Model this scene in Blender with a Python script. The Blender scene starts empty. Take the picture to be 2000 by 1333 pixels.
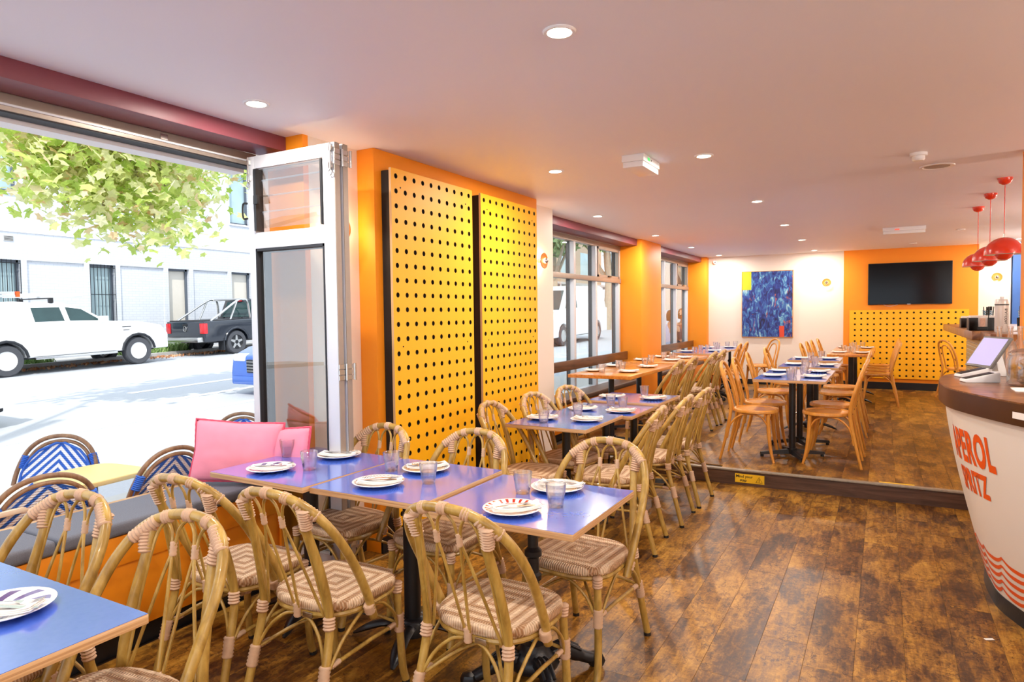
import bpy, bmesh, math, random
from mathutils import Vector, Matrix, Euler, noise
random.seed(7)
R = math.radians
C = bpy.context.scene.collection
sc = bpy.context.scene

# ------------------------------------------------------------------ camera
cam_d = bpy.data.cameras.new('camera'); cam = bpy.data.objects.new('camera', cam_d); C.objects.link(cam)
cam_d.sensor_width = 36.0; cam_d.lens = 1298.13 / 2000 * 36
cam_d.clip_start = 0.05; cam_d.clip_end = 300
_r = Matrix(((0.873, -0.009, 0.488), (0.488, 0.041, -0.872), (-0.012, 0.999, 0.041)))
_x = Vector((_r[0][0], _r[1][0], _r[2][0])).normalized()
_z = Vector((_r[0][2], _r[1][2], _r[2][2])); _z = (_z - _x * _z.dot(_x)).normalized()
_y = _z.cross(_x)
cam.matrix_world = Matrix(((_x.x, _y.x, _z.x, 0), (_x.y, _y.y, _z.y, 0), (_x.z, _y.z, _z.z, 1.5), (0, 0, 0, 1)))
sc.camera = cam

# ------------------------------------------------------------------ world, sun, exposure
sc.view_settings.view_transform = 'Standard'; sc.view_settings.look = 'None'
sc.view_settings.gamma = 1; sc.view_settings.use_curve_mapping = False
sc.view_settings.exposure = 0.3
SKY = 1.75; SUN = 3.0; DOWN = 16.0; SCONCE = 3.8; PENDANT = 8.0
w = bpy.data.worlds.new('world'); sc.world = w; w.use_nodes = True
bg = w.node_tree.nodes['Background']
bg.inputs[0].default_value = (0.78, 0.88, 1.0, 1); bg.inputs[1].default_value = SKY
sd = bpy.data.lights.new('sun', 'SUN'); sd.energy = SUN; sd.angle = R(1.0); sd.color = (1, 0.95, 0.86)
so = bpy.data.objects.new('sun', sd); C.objects.link(so)
so.rotation_euler = Vector((-0.40, 0.52, -0.75)).to_track_quat('-Z', 'Y').to_euler()
sc.cycles.max_bounces = 10; sc.cycles.transparent_max_bounces = 16; sc.cycles.transmission_bounces = 8
sc.cycles.diffuse_bounces = 5; sc.cycles.glossy_bounces = 4
sc.cycles.sample_clamp_indirect = 6.0; sc.cycles.caustics_refractive = False; sc.cycles.caustics_reflective = False

# ------------------------------------------------------------------ materials
def lin(c):
    if isinstance(c, str):
        c = [int(c[i:i + 2], 16) / 255 for i in (0, 2, 4)]
    return tuple((x / 12.92 if x <= 0.04045 else ((x + 0.055) / 1.055) ** 2.4) for x in c) + (1.0,)
class NT:
    def __init__(s, name):
        s.m = bpy.data.materials.new(name); s.m.use_nodes = True
        s.t = s.m.node_tree; s.b = s.t.nodes['Principled BSDF']; s.out = s.t.nodes['Material Output']
    def n(s, typ, **kw):
        k = s.t.nodes.new('ShaderNode' + typ)
        for a, b in kw.items():
            if a.startswith('i_'):
                k.inputs[int(a[2:])].default_value = b
            else: setattr(k, a, b)
        return k
    def l(s, a, b): s.t.links.new(a, b)
    def math(s, op, a, b=None, c=None):
        k = s.n('Math', operation=op)
        for i, v in enumerate((a, b, c)):
            if v is None: continue
            if isinstance(v, (int, float)): k.inputs[i].default_value = v
            else: s.l(v, k.inputs[i])
        return k.outputs[0]
    def ramp(s, fac, stops, interp='LINEAR'):
        k = s.n('ValToRGB'); s.l(fac, k.inputs[0]); cr = k.color_ramp; cr.interpolation = interp
        while len(cr.elements) < len(stops): cr.elements.new(0.5)
        for e, (p, c) in zip(cr.elements, stops):
            e.position = p; e.color = lin(c)
        return k.outputs[0]
    def mix(s, fac, a, b, mode='MIX'):
        k = s.n('MixRGB', blend_type=mode)
        for i, v in enumerate((fac, a, b)):
            if isinstance(v, (int, float)): k.inputs[i].default_value = v
            elif isinstance(v, (str, tuple, list)): k.inputs[i].default_value = lin(v)
            else: s.l(v, k.inputs[i])
        return k.outputs[0]
    def coord(s, which='Object', scale=(1, 1, 1), rand=False):
        t = s.n('TexCoord'); mp = s.n('Mapping'); s.l(t.outputs[which], mp.inputs[0])
        mp.inputs['Scale'].default_value = scale
        if rand:
            oi = s.n('ObjectInfo'); v = s.math('MULTIPLY', oi.outputs['Random'], 37.0)
            cb = s.n('CombineXYZ'); s.l(v, cb.inputs[0]); s.l(v, cb.inputs[1]); s.l(v, cb.inputs[2]); s.l(cb.outputs[0], mp.inputs[1])
        return mp.outputs[0]
    def noise(s, vec, scale=5, detail=4, rough=0.5, dist=0.0):
        k = s.n('TexNoise'); s.l(vec, k.inputs['Vector']); k.inputs['Scale'].default_value = scale
        k.inputs['Detail'].default_value = detail; k.inputs['Roughness'].default_value = rough; k.inputs['Distortion'].default_value = dist
        return k.outputs[0]
    def bump(s, h, strength=0.3, dist=0.01):
        k = s.n('Bump'); k.inputs['Strength'].default_value = strength; k.inputs['Distance'].default_value = dist
        s.l(h, k.inputs['Height']); s.l(k.outputs[0], s.b.inputs['Normal'])
    def col(s, c):
        if isinstance(c, (str, tuple)): s.b.inputs['Base Color'].default_value = lin(c)
        else: s.l(c, s.b.inputs['Base Color'])
    def rg(s, r):
        if isinstance(r, (int, float)): s.b.inputs['Roughness'].default_value = r
        else: s.l(r, s.b.inputs['Roughness'])
MATS = {}
def plain(name, c, rough=0.5, metal=0.0, var=0.05, scale=8, bump=0.0, bscale=60, coat=0.0, spec=0.5):
    """a procedural paint / metal / cloth: base colour with a little noise in it"""
    t = NT(name); v = t.coord()
    f = t.noise(v, scale, 4)
    c = lin(c)[:3]
    k = t.n('MixRGB'); t.l(f, k.inputs[0])
    k.inputs[1].default_value = tuple(max(0, x * (1 - var)) for x in c) + (1,)
    k.inputs[2].default_value = tuple(min(1, x * (1 + var)) for x in c) + (1,)
    t.l(k.outputs[0], t.b.inputs['Base Color']); t.rg(rough); t.b.inputs['Metallic'].default_value = metal
    t.b.inputs['Coat Weight'].default_value = coat; t.b.inputs['Coat Roughness'].default_value = 0.08
    t.b.inputs['Specular IOR Level'].default_value = spec
    if bump: t.bump(t.noise(v, bscale, 3), bump, 0.004)
    MATS[name] = t.m; return t.m
def emit(name, c, s):
    t = NT(name); t.b.inputs['Base Color'].default_value = lin(c); t.b.inputs['Emission Color'].default_value = lin(c)
    t.b.inputs['Emission Strength'].default_value = s; MATS[name] = t.m; return t.m
def pane(name, tint='f4f8f8', refl=1.0):
    t = NT(name); tr = t.n('BsdfTransparent'); tr.inputs[0].default_value = lin(tint)
    g = t.n('BsdfGlossy'); g.inputs['Roughness'].default_value = 0.0
    fr = t.n('LayerWeight'); fr.inputs[0].default_value = 0.5
    mx = t.n('MixShader'); f2 = t.math('POWER', fr.outputs['Facing'], 4.0); f2 = t.math('ADD', t.math('MULTIPLY', f2, 0.5), 0.03 * refl); f2 = t.math('MINIMUM', f2, 1.0)
    t.l(f2, mx.inputs[0]); t.l(tr.outputs[0], mx.inputs[1]); t.l(g.outputs[0], mx.inputs[2]); t.l(mx.outputs[0], t.out.inputs[0])
    MATS[name] = t.m; return t.m
def glassmat(name, tint='ffffff', rough=0.0):
    t = NT(name); tr = t.n('BsdfTransparent'); tr.inputs[0].default_value = lin(tint)
    g = t.n('BsdfGlossy'); g.inputs['Roughness'].default_value = 0.01
    fr = t.n('LayerWeight'); fr.inputs[0].default_value = 0.5
    f2 = t.math('ADD', t.math('MULTIPLY', t.math('POWER', fr.outputs['Facing'], 1.8), 0.75), 0.07)
    gl = t.n('BsdfRefraction'); gl.inputs['IOR'].default_value = 1.3; gl.inputs['Roughness'].default_value = 0.0; gl.inputs[0].default_value = (1, 1, 1, 1)
    m0 = t.n('MixShader'); m0.inputs[0].default_value = 0.26; t.l(tr.outputs[0], m0.inputs[1]); t.l(gl.outputs[0], m0.inputs[2])
    mx = t.n('MixShader'); t.l(f2, mx.inputs[0]); t.l(m0.outputs[0], mx.inputs[1]); t.l(g.outputs[0], mx.inputs[2]); t.l(mx.outputs[0], t.out.inputs[0])
    MATS[name] = t.m; return t.m

ORANGE = plain('orange_paint', 'f79412', 0.55, var=0.03, scale=3, bump=0.06, bscale=40)
CREAM = plain('cream_paint', 'eee0d2', 0.6, var=0.02, scale=3, bump=0.05, bscale=40)
CEIL = plain('ceiling_paint', 'f0eff6', 0.55, var=0.015, scale=1.5, bump=0.03, bscale=30)
MAROON = plain('maroon_paint', '7a3a44', 0.45, var=0.06, scale=6, bump=0.08, bscale=50)
YELLOW = plain('yellow_board_paint', 'fdb609', 0.5, var=0.03, scale=3)
PLYEDGE = plain('pale_board_edge', 'd9b98c', 0.6)
DARK = plain('dark_backing', '1f1915', 0.8, var=0.25, scale=90)
BLACK = plain('black_metal', '17181c', 0.35, var=0.2, scale=20, bump=0.1, bscale=90)
BLACKP = plain('black_plastic', '1c1c1e', 0.45)
ALU = plain('white_aluminium', 'd8d9de', 0.4, metal=0.15, var=0.03)
ALUB = plain('bronze_aluminium', 'a5988c', 0.4, metal=0.4, var=0.08, scale=20)
STEEL = plain('stainless_steel', 'd0cfcc', 0.22, metal=1.0, var=0.06, scale=30)
SEAL = plain('black_rubber_seal', '24262c', 0.6)
WHITE = plain('white_plastic', 'eeeeee', 0.35, var=0.01)
PORC = plain('white_porcelain', 'f3f0ec', 0.15, var=0.02, coat=0.5)
PAPER = plain('white_paper', 'f5efe8', 0.8, var=0.03, scale=30, bump=0.2, bscale=80)
RED = plain('red_enamel', 'e2381a', 0.25, var=0.03, coat=0.6)
PINK = plain('pink_velvet', 'f492a6', 0.8, var=0.08, scale=12, bump=0.15, bscale=25)
PIPING = plain('deep_pink_piping', 'd9516a', 0.8, var=0.1, scale=90, bump=0.5, bscale=300)
LEATHER = plain('brown_leather', '5c4334', 0.5, var=0.12, scale=14, bump=0.25, bscale=30)
GREYCLOTH = plain('charcoal_tweed', '6c6e78', 0.75, var=0.35, scale=260, bump=0.4, bscale=400)
BAND = plain('dark_walnut_edge', '452514', 0.3, var=0.35, scale=9, coat=0.15)
COUNTER = plain('cream_counter_paint', 'ece4da', 0.35, var=0.015)
INK = plain('orange_ink', 'ee5a14', 0.4, var=0.02)
BLUEP = plain('blue_paint', '3465b0', 0.5)
BOUND = plain('pale_rattan_binding', 'cda98a', 0.6, var=0.15, scale=60)
TYRE = plain('tyre_rubber', '4a4b50', 0.8, var=0.15, scale=40)
CARW = plain('white_car_paint', 'f4f5f6', 0.2, var=0.01, coat=0.6)
CARD = plain('black_car_paint', '1d2430', 0.15, var=0.05, coat=0.8)
CARB = plain('blue_car_paint', '2e5fb8', 0.15, var=0.05, coat=0.8)
CARG = plain('car_window_glass', '2c4444', 0.05, var=0.3, scale=3)
ASPHALT = plain('pale_asphalt', 'b4b7bd', 0.85, var=0.12, scale=40, bump=0.25, bscale=90)
CONC = plain('concrete', 'b8b6b2', 0.85, var=0.08, scale=12, bump=0.2, bscale=40)
LINE = plain('white_road_paint', 'f2f2f2', 0.7, var=0.04)
BARK = plain('pale_bark', 'b3a692', 0.85, var=0.25, scale=12, bump=0.5, bscale=20)
PANE = pane('clear_pane'); DOORPANE = pane('reflective_door_pane', 'f2f4f4', 5.0)
GLASS = glassmat('clear_tumbler_glass')

def wood(name, stops, scale=(1, 12, 12), rough=0.4, rand=False, coat=0.0, bump=0.1):
    t = NT(name); v = t.coord('Object', scale, rand)
    f = t.noise(v, 2.5, 6, 0.6, 0.6); t.col(t.ramp(f, stops)); t.rg(rough)
    t.b.inputs['Coat Weight'].default_value = coat; t.bump(f, bump, 0.003)
    MATS[name] = t.m; return t.m
HONEY = wood('honey_beech', [(0.3, 'c57c26'), (0.55, 'db973b'), (0.75, 'e7ab50')], (6, 6, 2), 0.35, coat=0.3)
RATTAN = wood('golden_cane', [(0.3, '8c6a2c'), (0.5, 'ae8a40'), (0.72, 'c8a658')], (9, 9, 3), 0.32, coat=0.3)
BUTCHER = wood('butcher_block', [(0.3, 'b5651c'), (0.55, 'd98a33'), (0.75, 'e39f4b')], (14, 1.5, 14), 0.3, coat=0.5)
RAILW = wood('dark_timber_rail', [(0.3, '3c2519'), (0.55, '5f3d29'), (0.75, '7a5238')], (12, 1, 12), 0.35, coat=0.2)
BISTRO = wood('brown_bistro_cane', [(0.3, '6b4a34'), (0.55, '8d6a4c'), (0.75, 'a5825f')], (9, 9, 3), 0.4)
PLY = wood('plywood_edge', [(0.3, 'a9794f'), (0.5, 'd3a877'), (0.7, 'e2c097')], (0.6, 0.6, 60), 0.5)
TOPW = wood('worn_walnut_top', [(0.3, '4a2a17'), (0.5, '7e4f2b'), (0.72, 'b07a45')], (3, 10, 3), 0.32, coat=0.15)
def laminate():
    t = NT('blue_laminate'); v = t.coord(); f = t.noise(v, 60, 3)
    t.col(t.mix(f, '3c60c6', '466ad0')); t.rg(0.2); t.b.inputs['Specular IOR Level'].default_value = 0.8; t.b.inputs['Coat Weight'].default_value = 1.0; t.b.inputs['Coat IOR'].default_value = 1.9; t.b.inputs['Coat Roughness'].default_value = 0.14
    return t.m
LAMI = laminate()
def weave(name, ca, cb, period=0.044, fine=330.0, square=True):
    """chevron twill woven in concentric diamonds"""
    t = NT(name); tc = t.n('TexCoord'); sp = t.n('SeparateXYZ'); t.l(tc.outputs['Object'], sp.inputs[0])
    ax = t.math('ABSOLUTE', sp.outputs[0]); ay = t.math('ABSOLUTE', sp.outputs[1]); az = t.math('ABSOLUTE', sp.outputs[2])
    if square: d = t.math('MAXIMUM', ax, ay)
    else: d = t.math('ADD', ax, sp.outputs[2])
    a = t.math('SINE', t.math('MULTIPLY', d, 2 * math.pi / period))
    if square:
        side = t.math('GREATER_THAN', ax, ay)
        u = t.math('ADD', t.math('MULTIPLY', side, sp.outputs[1]), t.math('MULTIPLY', t.math('SUBTRACT', 1.0, side), sp.outputs[0]))
        f = t.math('SINE', t.math('ADD', t.math('MULTIPLY', u, fine * 1.9), t.math('MULTIPLY', t.math('ABSOLUTE', a), 2.2)))
        g = t.math('SINE', t.math('MULTIPLY', d, fine * 1.4))
    else:
        f = t.math('SINE', t.math('MULTIPLY', sp.outputs[2], fine)); g = t.math('SINE', t.math('MULTIPLY', sp.outputs[0], fine))
    h = t.math('ADD', t.math('MULTIPLY', f, 0.5), t.math('MULTIPLY', g, 0.35))
    m = t.math('ADD', t.math('MULTIPLY', a, 0.85 if square else 3.0), t.math('MULTIPLY', h, 0.95 if square else 0.2))
    k = t.n('MapRange'); k.inputs[1].default_value = -1; k.inputs[2].default_value = 1; t.l(m, k.inputs[0])
    t.col(t.mix(k.outputs[0], ca, cb)); t.rg(0.55); t.bump(h, 0.9, 0.003)
    return t.m
SEATW = weave('woven_rattan_seat', '9d6f45', 'e6c8a6')
BLUEW = weave('blue_white_weave', '1f5fc4', 'f2f4fa', 0.05, 520.0, square=False)
def floor_mat():
    t = NT('weathered_oak_vinyl'); v = t.coord('Object', (1, 1, 1), True)
    vs = t.coord('Object', (1, 0.16, 1), True)
    oi = t.n('ObjectInfo')
    big = t.noise(t.coord('Object', (1, 0.6, 1), True), 5, 5, 0.6, 0.3); grain = t.noise(vs, 42, 8, 0.72, 0.4); fine = t.noise(v, 30, 6, 0.75, 1.0)
    # printed block pattern inside each plank
    br = t.n('TexVoronoi', feature='SMOOTH_F1'); br.inputs['Smoothness'].default_value = 0.4; t.l(t.coord('Object', (1, 0.45, 1), True), br.inputs['Vector']); br.inputs['Scale'].default_value = 8
    sepc = t.n('SeparateColor'); t.l(br.outputs['Color'], sepc.inputs[0])
    blk = t.math('MULTIPLY', sepc.outputs[0], 0.16)
    m = t.math('ADD', t.math('MULTIPLY', big, 0.32), t.math('MULTIPLY', grain, 0.48))
    m = t.math('ADD', m, t.math('MULTIPLY', fine, 0.42)); m = t.math('ADD', m, blk)
    m = t.math('ADD', m, t.math('MULTIPLY', oi.outputs['Random'], 0.05)); m = t.math('SUBTRACT', t.math('MULTIPLY', m, 1.45), 0.54)
    vc = t.n('TexVoronoi', feature='DISTANCE_TO_EDGE'); vc.inputs['Scale'].default_value = 9.0
    dv = t.n('VectorMath', operation='ADD'); nz = t.n('TexNoise'); t.l(v, nz.inputs['Vector']); nz.inputs['Scale'].default_value = 14; nz.inputs['Detail'].default_value = 4
    sc_ = t.n('VectorMath', operation='SCALE'); t.l(nz.outputs['Color'], sc_.inputs[0]); sc_.inputs['Scale'].default_value = 0.22; t.l(t.coord('Object', (1, 0.5, 1), True), dv.inputs[0]); t.l(sc_.outputs[0], dv.inputs[1]); t.l(dv.outputs[0], vc.inputs['Vector'])
    crack = t.math('MULTIPLY', t.math('LESS_THAN', vc.outputs['Distance'], 0.022), t.math('GREATER_THAN', big, 0.5))
    m = t.math('SUBTRACT', m, t.math('MULTIPLY', crack, 0.13))
    c = t.ramp(m, [(0.25, '27140a'), (0.38, '533210'), (0.50, '82571b'), (0.62, 'a8782a'), (0.78, 'c49640')])
    t.col(c); t.rg(t.math('ADD', 0.26, t.math('MULTIPLY', grain, 0.22))); t.bump(grain, 0.15, 0.002)
    return t.m
FLOOR = floor_mat()
JOINT = plain('floor_joint', '2a190e', 0.8)
RISER = wood('dark_vinyl_riser', [(0.3, '3a2518'), (0.55, '5c4030'), (0.75, '70513d')], (1, 12, 12), 0.45)
def brickwall():
    t = NT('white_painted_brick'); v = t.coord('Object', (1, 1, 1))
    sp = t.n('SeparateXYZ'); t.l(v, sp.inputs[0]); cb = t.n('CombineXYZ'); t.l(sp.outputs[1], cb.inputs[0]); t.l(sp.outputs[2], cb.inputs[1])
    b = t.n('TexBrick'); t.l(cb.outputs[0], b.inputs['Vector']); b.inputs['Scale'].default_value = 1.0
    b.inputs['Brick Width'].default_value = 0.24; b.inputs['Row Height'].default_value = 0.086; b.inputs['Mortar Size'].default_value = 0.006
    b.inputs[1].default_value = lin('d3d6dc'); b.inputs[2].default_value = lin('cdd0d7'); b.inputs[3].default_value = lin('bfc3cc')
    t.l(b.outputs[0], t.b.inputs['Base Color']); t.rg(0.7); t.bump(b.outputs[1], -0.5, 0.01)
    return t.m
BRICK = brickwall()
def leafmat():
    t = NT('plane_tree_leaf'); g = t.n('NewGeometry'); oi = t.n('ObjectInfo')
    f = t.math('FRACT', t.math('ADD', g.outputs['Random Per Island'], oi.outputs['Random']))
    c = t.ramp(f, [(0.0, 'a8c65a'), (0.25, 'cede7c'), (0.55, 'eaeea6'), (0.88, 'f8f4d4'), (1.0, 'f0caa0')])
    t.col(c); t.rg(0.5); tl = t.n('BsdfTranslucent'); t.l(c, tl.inputs[0])
    mx = t.n('MixShader'); mx.inputs[0].default_value = 0.5; t.l(t.b.outputs[0], mx.inputs[1]); t.l(tl.outputs[0], mx.inputs[2]); t.l(mx.outputs[0], t.out.inputs[0])
    return t.m
LEAF = leafmat()
def foliage(name, a, b):
    t = NT(name); g = t.n('NewGeometry'); c = t.ramp(g.outputs['Random Per Island'], [(0, a), (1, b)])
    t.col(c); t.rg(0.6); return t.m
GRASS = foliage('kerb_plant_green', '5d8a3a', 'a9c07a'); FAR = foliage('far_tree_green', '5a8446', 'b4c890')
LITTER = foliage('fallen_leaf_brown', 'c07a4a', 'e0b48c')
def platemat(name, ca, n, r0, r1, cb='d0532c', slant=0.0):
    """white glaze with a rim of printed dashes"""
    t = NT(name); tc = t.n('TexCoord'); sp = t.n('SeparateXYZ'); t.l(tc.outputs['Object'], sp.inputs[0])
    x, y = sp.outputs[0], sp.outputs[1]
    r = t.math('SQRT', t.math('ADD', t.math('MULTIPLY', x, x), t.math('MULTIPLY', y, y)))
    a = t.math('ADD', t.math('ARCTAN2', y, x), t.math('MULTIPLY', r, slant))
    s = t.math('GREATER_THAN', t.math('SINE', t.math('MULTIPLY', a, n)), 0.25)
    band = t.math('MULTIPLY', t.math('GREATER_THAN', r, r0), t.math('LESS_THAN', r, r1))
    m1 = t.math('MULTIPLY', s, band)
    ring = t.math('MULTIPLY', t.math('GREATER_THAN', r, r0 - 0.008), t.math('LESS_THAN', r, r0 - 0.004))
    ring = t.math('MULTIPLY', ring, t.math('GREATER_THAN', t.math('SINE', t.math('MULTIPLY', a, 3)), -0.1))
    c = t.mix(m1, 'f6f1ea', ca); c = t.mix(ring, c, cb); t.col(c); t.rg(0.15); t.b.inputs['Coat Weight'].default_value = 0.4
    return t.m
PLB = platemat('plate_glaze_blue_dashes', '1e2a4e', 34, 0.088, 0.105, slant=22)
PLR = platemat('plate_glaze_red_bars', 'b02a1e', 22, 0.080, 0.106)
PLP = platemat('plate_glaze_plum_stripes', '6b5a86', 9, 0.050, 0.100, slant=14)
PLO = platemat('plate_glaze_ochre_ring', 'd79a4a', 26, 0.096, 0.101)
def paintmat():
    t = NT('abstract_oil_paint'); v = t.coord('Object', (1, 1, 1))
    a = t.noise(t.coord('Object', (2.4, 1, 1)), 6, 5, 0.6, 1.2); b = t.noise(t.coord('Object', (2.2, 1, 1)), 4.5, 4, 0.6, 1.5)
    c = t.ramp(a, [(0.3, '14163a'), (0.42, '1f2a70'), (0.5, '2b4696'), (0.57, '3f74ac'), (0.64, '74aec4'), (0.75, 'd9d2d6')])
    m = t.ramp(b, [(0.62, '000000'), (0.68, 'ffffff')]); c = t.mix(m, c, 'b0604c')
    sp = t.n('SeparateXYZ'); t.l(v, sp.inputs[0])
    y = t.math('MULTIPLY', t.math('LESS_THAN', sp.outputs[0], -0.275), t.math('GREATER_THAN', sp.outputs[2], 0.27))
    c = t.mix(y, c, 'b9c41e')
    o = t.math('MULTIPLY', t.math('GREATER_THAN', t.math('ADD', sp.outputs[0], t.math('MULTIPLY', a, 0.1)), 0.26), t.math('LESS_THAN', sp.outputs[2], -0.4))
    o = t.math('MULTIPLY', o, t.math('LESS_THAN', sp.outputs[0], 0.30)); c = t.mix(o, c, 'd4472a')
    t.col(c); t.rg(0.5); t.bump(a, 0.6, 0.01); return t.m
PAINTING = paintmat()

# ------------------------------------------------------------------ mesh builder
def spline(pts, k=6, closed=False):
    P = [Vector(p) for p in pts]; n = len(P); out = []
    rng = range(n) if closed else range(n - 1)
    for i in rng:
        p0 = P[(i - 1) % n] if closed or i > 0 else P[0] * 2 - P[1]
        p1 = P[i]; p2 = P[(i + 1) % n]
        p3 = P[(i + 2) % n] if closed or i + 2 < n else P[-1] * 2 - P[-2]
        for j in range(k):
            t = j / k
            out.append(0.5 * ((2 * p1) + (p2 - p0) * t + (2 * p0 - 5 * p1 + 4 * p2 - p3) * t * t + (3 * p1 - p0 - 3 * p2 + p3) * t ** 3))
    if not closed: out.append(P[-1].copy())
    return out
class MB:
    def __init__(s): s.v = []; s.f = []; s.mi = []
    def add(s, vs, fs, mi=0, mat=None):
        o = len(s.v)
        s.v += [tuple(mat @ Vector(v)) if mat else tuple(v) for v in vs]
        s.f += [tuple(o + i for i in f) for f in fs]; s.mi += [mi] * len(fs); return s
    def box(s, x0, x1, y0, y1, z0, z1, mi=0, mat=None):
        if x0 > x1: x0, x1 = x1, x0
        if y0 > y1: y0, y1 = y1, y0
        if z0 > z1: z0, z1 = z1, z0
        vs = [(x0, y0, z0), (x1, y0, z0), (x1, y1, z0), (x0, y1, z0), (x0, y0, z1), (x1, y0, z1), (x1, y1, z1), (x0, y1, z1)]
        return s.add(vs, [(0, 3, 2, 1), (4, 5, 6, 7), (0, 1, 5, 4), (1, 2, 6, 5), (2, 3, 7, 6), (3, 0, 4, 7)], mi, mat)
    def tube(s, pts, r, n=8, closed=False, mi=0, mat=None, flat=1.0):
        P = [Vector(p) for p in pts]; m = len(P)
        rr = r if isinstance(r, (list, tuple)) else [r] * m
        T = []
        for i in range(m):
            a = P[(i - 1) % m] if closed or i > 0 else P[i]; b = P[(i + 1) % m] if closed or i < m - 1 else P[i]
            T.append((b - a).normalized())
        up = Vector((0, 0, 1)) if abs(T[0].z) < 0.9 else Vector((0, 1, 0))
        nrm = (up - T[0] * up.dot(T[0])).normalized(); vs = []
        for i in range(m):
            nrm = (nrm - T[i] * nrm.dot(T[i])).normalized(); bn = T[i].cross(nrm)
            for k in range(n):
                a = 2 * math.pi * k / n
                vs.append(P[i] + (nrm * math.cos(a) * flat + bn * math.sin(a)) * rr[i])
        fs = []
        for i in range(m if closed else m - 1):
            j = (i + 1) % m
            for k in range(n):
                k2 = (k + 1) % n; fs.append((i * n + k, i * n + k2, j * n + k2, j * n + k))
        if not closed: fs += [tuple(range(n - 1, -1, -1)), tuple((m - 1) * n + k for k in range(n))]
        return s.add(vs, fs, mi, mat)
    def lathe(s, prof, n=24, o=(0, 0, 0), mi=0, mat=None, closed=False, fac=None):
        vs = []; fs = []; m = len(prof)
        for (r, z) in prof:
            for k in range(n):
                a = 2 * math.pi * k / n; q = r * (fac(k, z) if fac else 1)
                vs.append((o[0] + q * math.cos(a), o[1] + q * math.sin(a), o[2] + z))
        for i in range(m if closed else m - 1):
            j = (i + 1) % m
            for k in range(n):
                k2 = (k + 1) % n; fs.append((i * n + k, i * n + k2, j * n + k2, j * n + k))
        if not closed:
            if prof[0][0] > 1e-6: fs.append(tuple(range(n - 1, -1, -1)))
            if prof[-1][0] > 1e-6: fs.append(tuple((m - 1) * n + k for k in range(n)))
        return s.add(vs, fs, mi, mat)
    def prism(s, poly, a0, a1, plane='xy', mi=0, mat=None):
        n = len(poly)
        def q(p, a): return {'xy': (p[0], p[1], a), 'xz': (p[0], a, p[1]), 'yz': (a, p[0], p[1])}[plane]
        vs = [q(p, a0) for p in poly] + [q(p, a1) for p in poly]
        fs = [tuple(range(n - 1, -1, -1)), tuple(range(n, 2 * n))] + [(i, (i + 1) % n, n + (i + 1) % n, n + i) for i in range(n)]
        return s.add(vs, fs, mi, mat)
    def wrap(s, p0, p1, r, rings=5, n=8, mi=0, r1=None):
        p0 = Vector(p0); p1 = Vector(p1); pts = []; rr = []; m = rings * 2 + 1
        for i in range(m):
            t = i / (m - 1); pts.append(p0.lerp(p1, t)); q = r if r1 is None else r + (r1 - r) * t
            rr.append(q * (1.0 if i % 2 == 0 else 1.2))
        return s.tube(pts, rr, n, mi=mi)
    def mesh(s, name, mats, smooth=True, angle=38, bevel=0, seg=2):
        me = bpy.data.meshes.new(name); me.from_pydata(s.v, [], s.f)
        for m in (mats if isinstance(mats, (list, tuple)) else [mats]): me.materials.append(m)
        if any(s.mi): me.polygons.foreach_set('material_index', s.mi)
        bm = bmesh.new(); bm.from_mesh(me)
        if bevel:
            bmesh.ops.remove_doubles(bm, verts=bm.verts, dist=1e-6)
            es = [e for e in bm.edges if len(e.link_faces) == 2 and e.calc_face_angle(0) > R(30)]
            bmesh.ops.bevel(bm, geom=es, offset=bevel, segments=seg, affect='EDGES', profile=0.6)
        bmesh.ops.recalc_face_normals(bm, faces=bm.faces)
        bm.to_mesh(me); bm.free()
        if smooth:
            me.polygons.foreach_set('use_smooth', [True] * len(me.polygons)); me.set_sharp_from_angle(angle=R(angle))
        me.update(); return me
    def build(s, name, mats, parent=None, **kw):
        return link(name, s.mesh(name, mats, **kw), parent)
def link(name, me, parent=None):
    o = bpy.data.objects.new(name, me); C.objects.link(o)
    if parent: o.parent = parent
    return o
def tag(o, label=None, cat=None, group=None, kind=None):
    if label: o['label'] = label
    if cat: o['category'] = cat
    if group: o['group'] = group
    if kind: o['kind'] = kind
    return o
def thing(name, label, cat, loc=(0, 0, 0), rz=0, group=None):
    o = bpy.data.objects.new(name, None); C.objects.link(o); o.location = loc; o.rotation_euler = (0, 0, rz)
    return tag(o, label, cat, group)
def struct(o): o['kind'] = 'structure'; return o
def copy_tree(o, parent=None):
    c = o.copy(); C.objects.link(c); c.parent = parent
    for ch in o.children: copy_tree(ch, c)
    return c
PROTO = {}
def place(key, maker, loc, rz, label, group=None, tilt=None):
    """first use moves the prototype itself, later uses copy it"""
    if key not in PROTO: o = PROTO[key] = maker()
    else:
        o = copy_tree(PROTO[key])
    o.location = loc; o.rotation_euler = (0, 0, rz)
    o['label'] = label
    if group: o['group'] = group
    return o
def boxobj(name, b, m, parent=None, bevel=0.0, **kw):
    mb = MB(); mb.box(*b); return mb.build(name, m, parent, bevel=bevel, **kw)
def text_mesh(txt, size, font_bold=0.0, sx=1.0, extrude=0.0, align='LEFT'):
    cu = bpy.data.curves.new('lettering', 'FONT'); cu.body = txt; cu.size = size; cu.offset = font_bold; cu.extrude = extrude
    cu.align_x = align; cu.space_character = 1.12 if font_bold > 0.004 else 1.0; cu.resolution_u = 4
    ob = bpy.data.objects.new('lettering', cu); C.objects.link(ob); bpy.context.view_layer.update()
    dg = bpy.context.evaluated_depsgraph_get(); me = bpy.data.meshes.new_from_object(ob.evaluated_get(dg))
    bpy.data.objects.remove(ob); bpy.data.curves.remove(cu)
    for v in me.vertices: v.co.x *= sx
    return me

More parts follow.
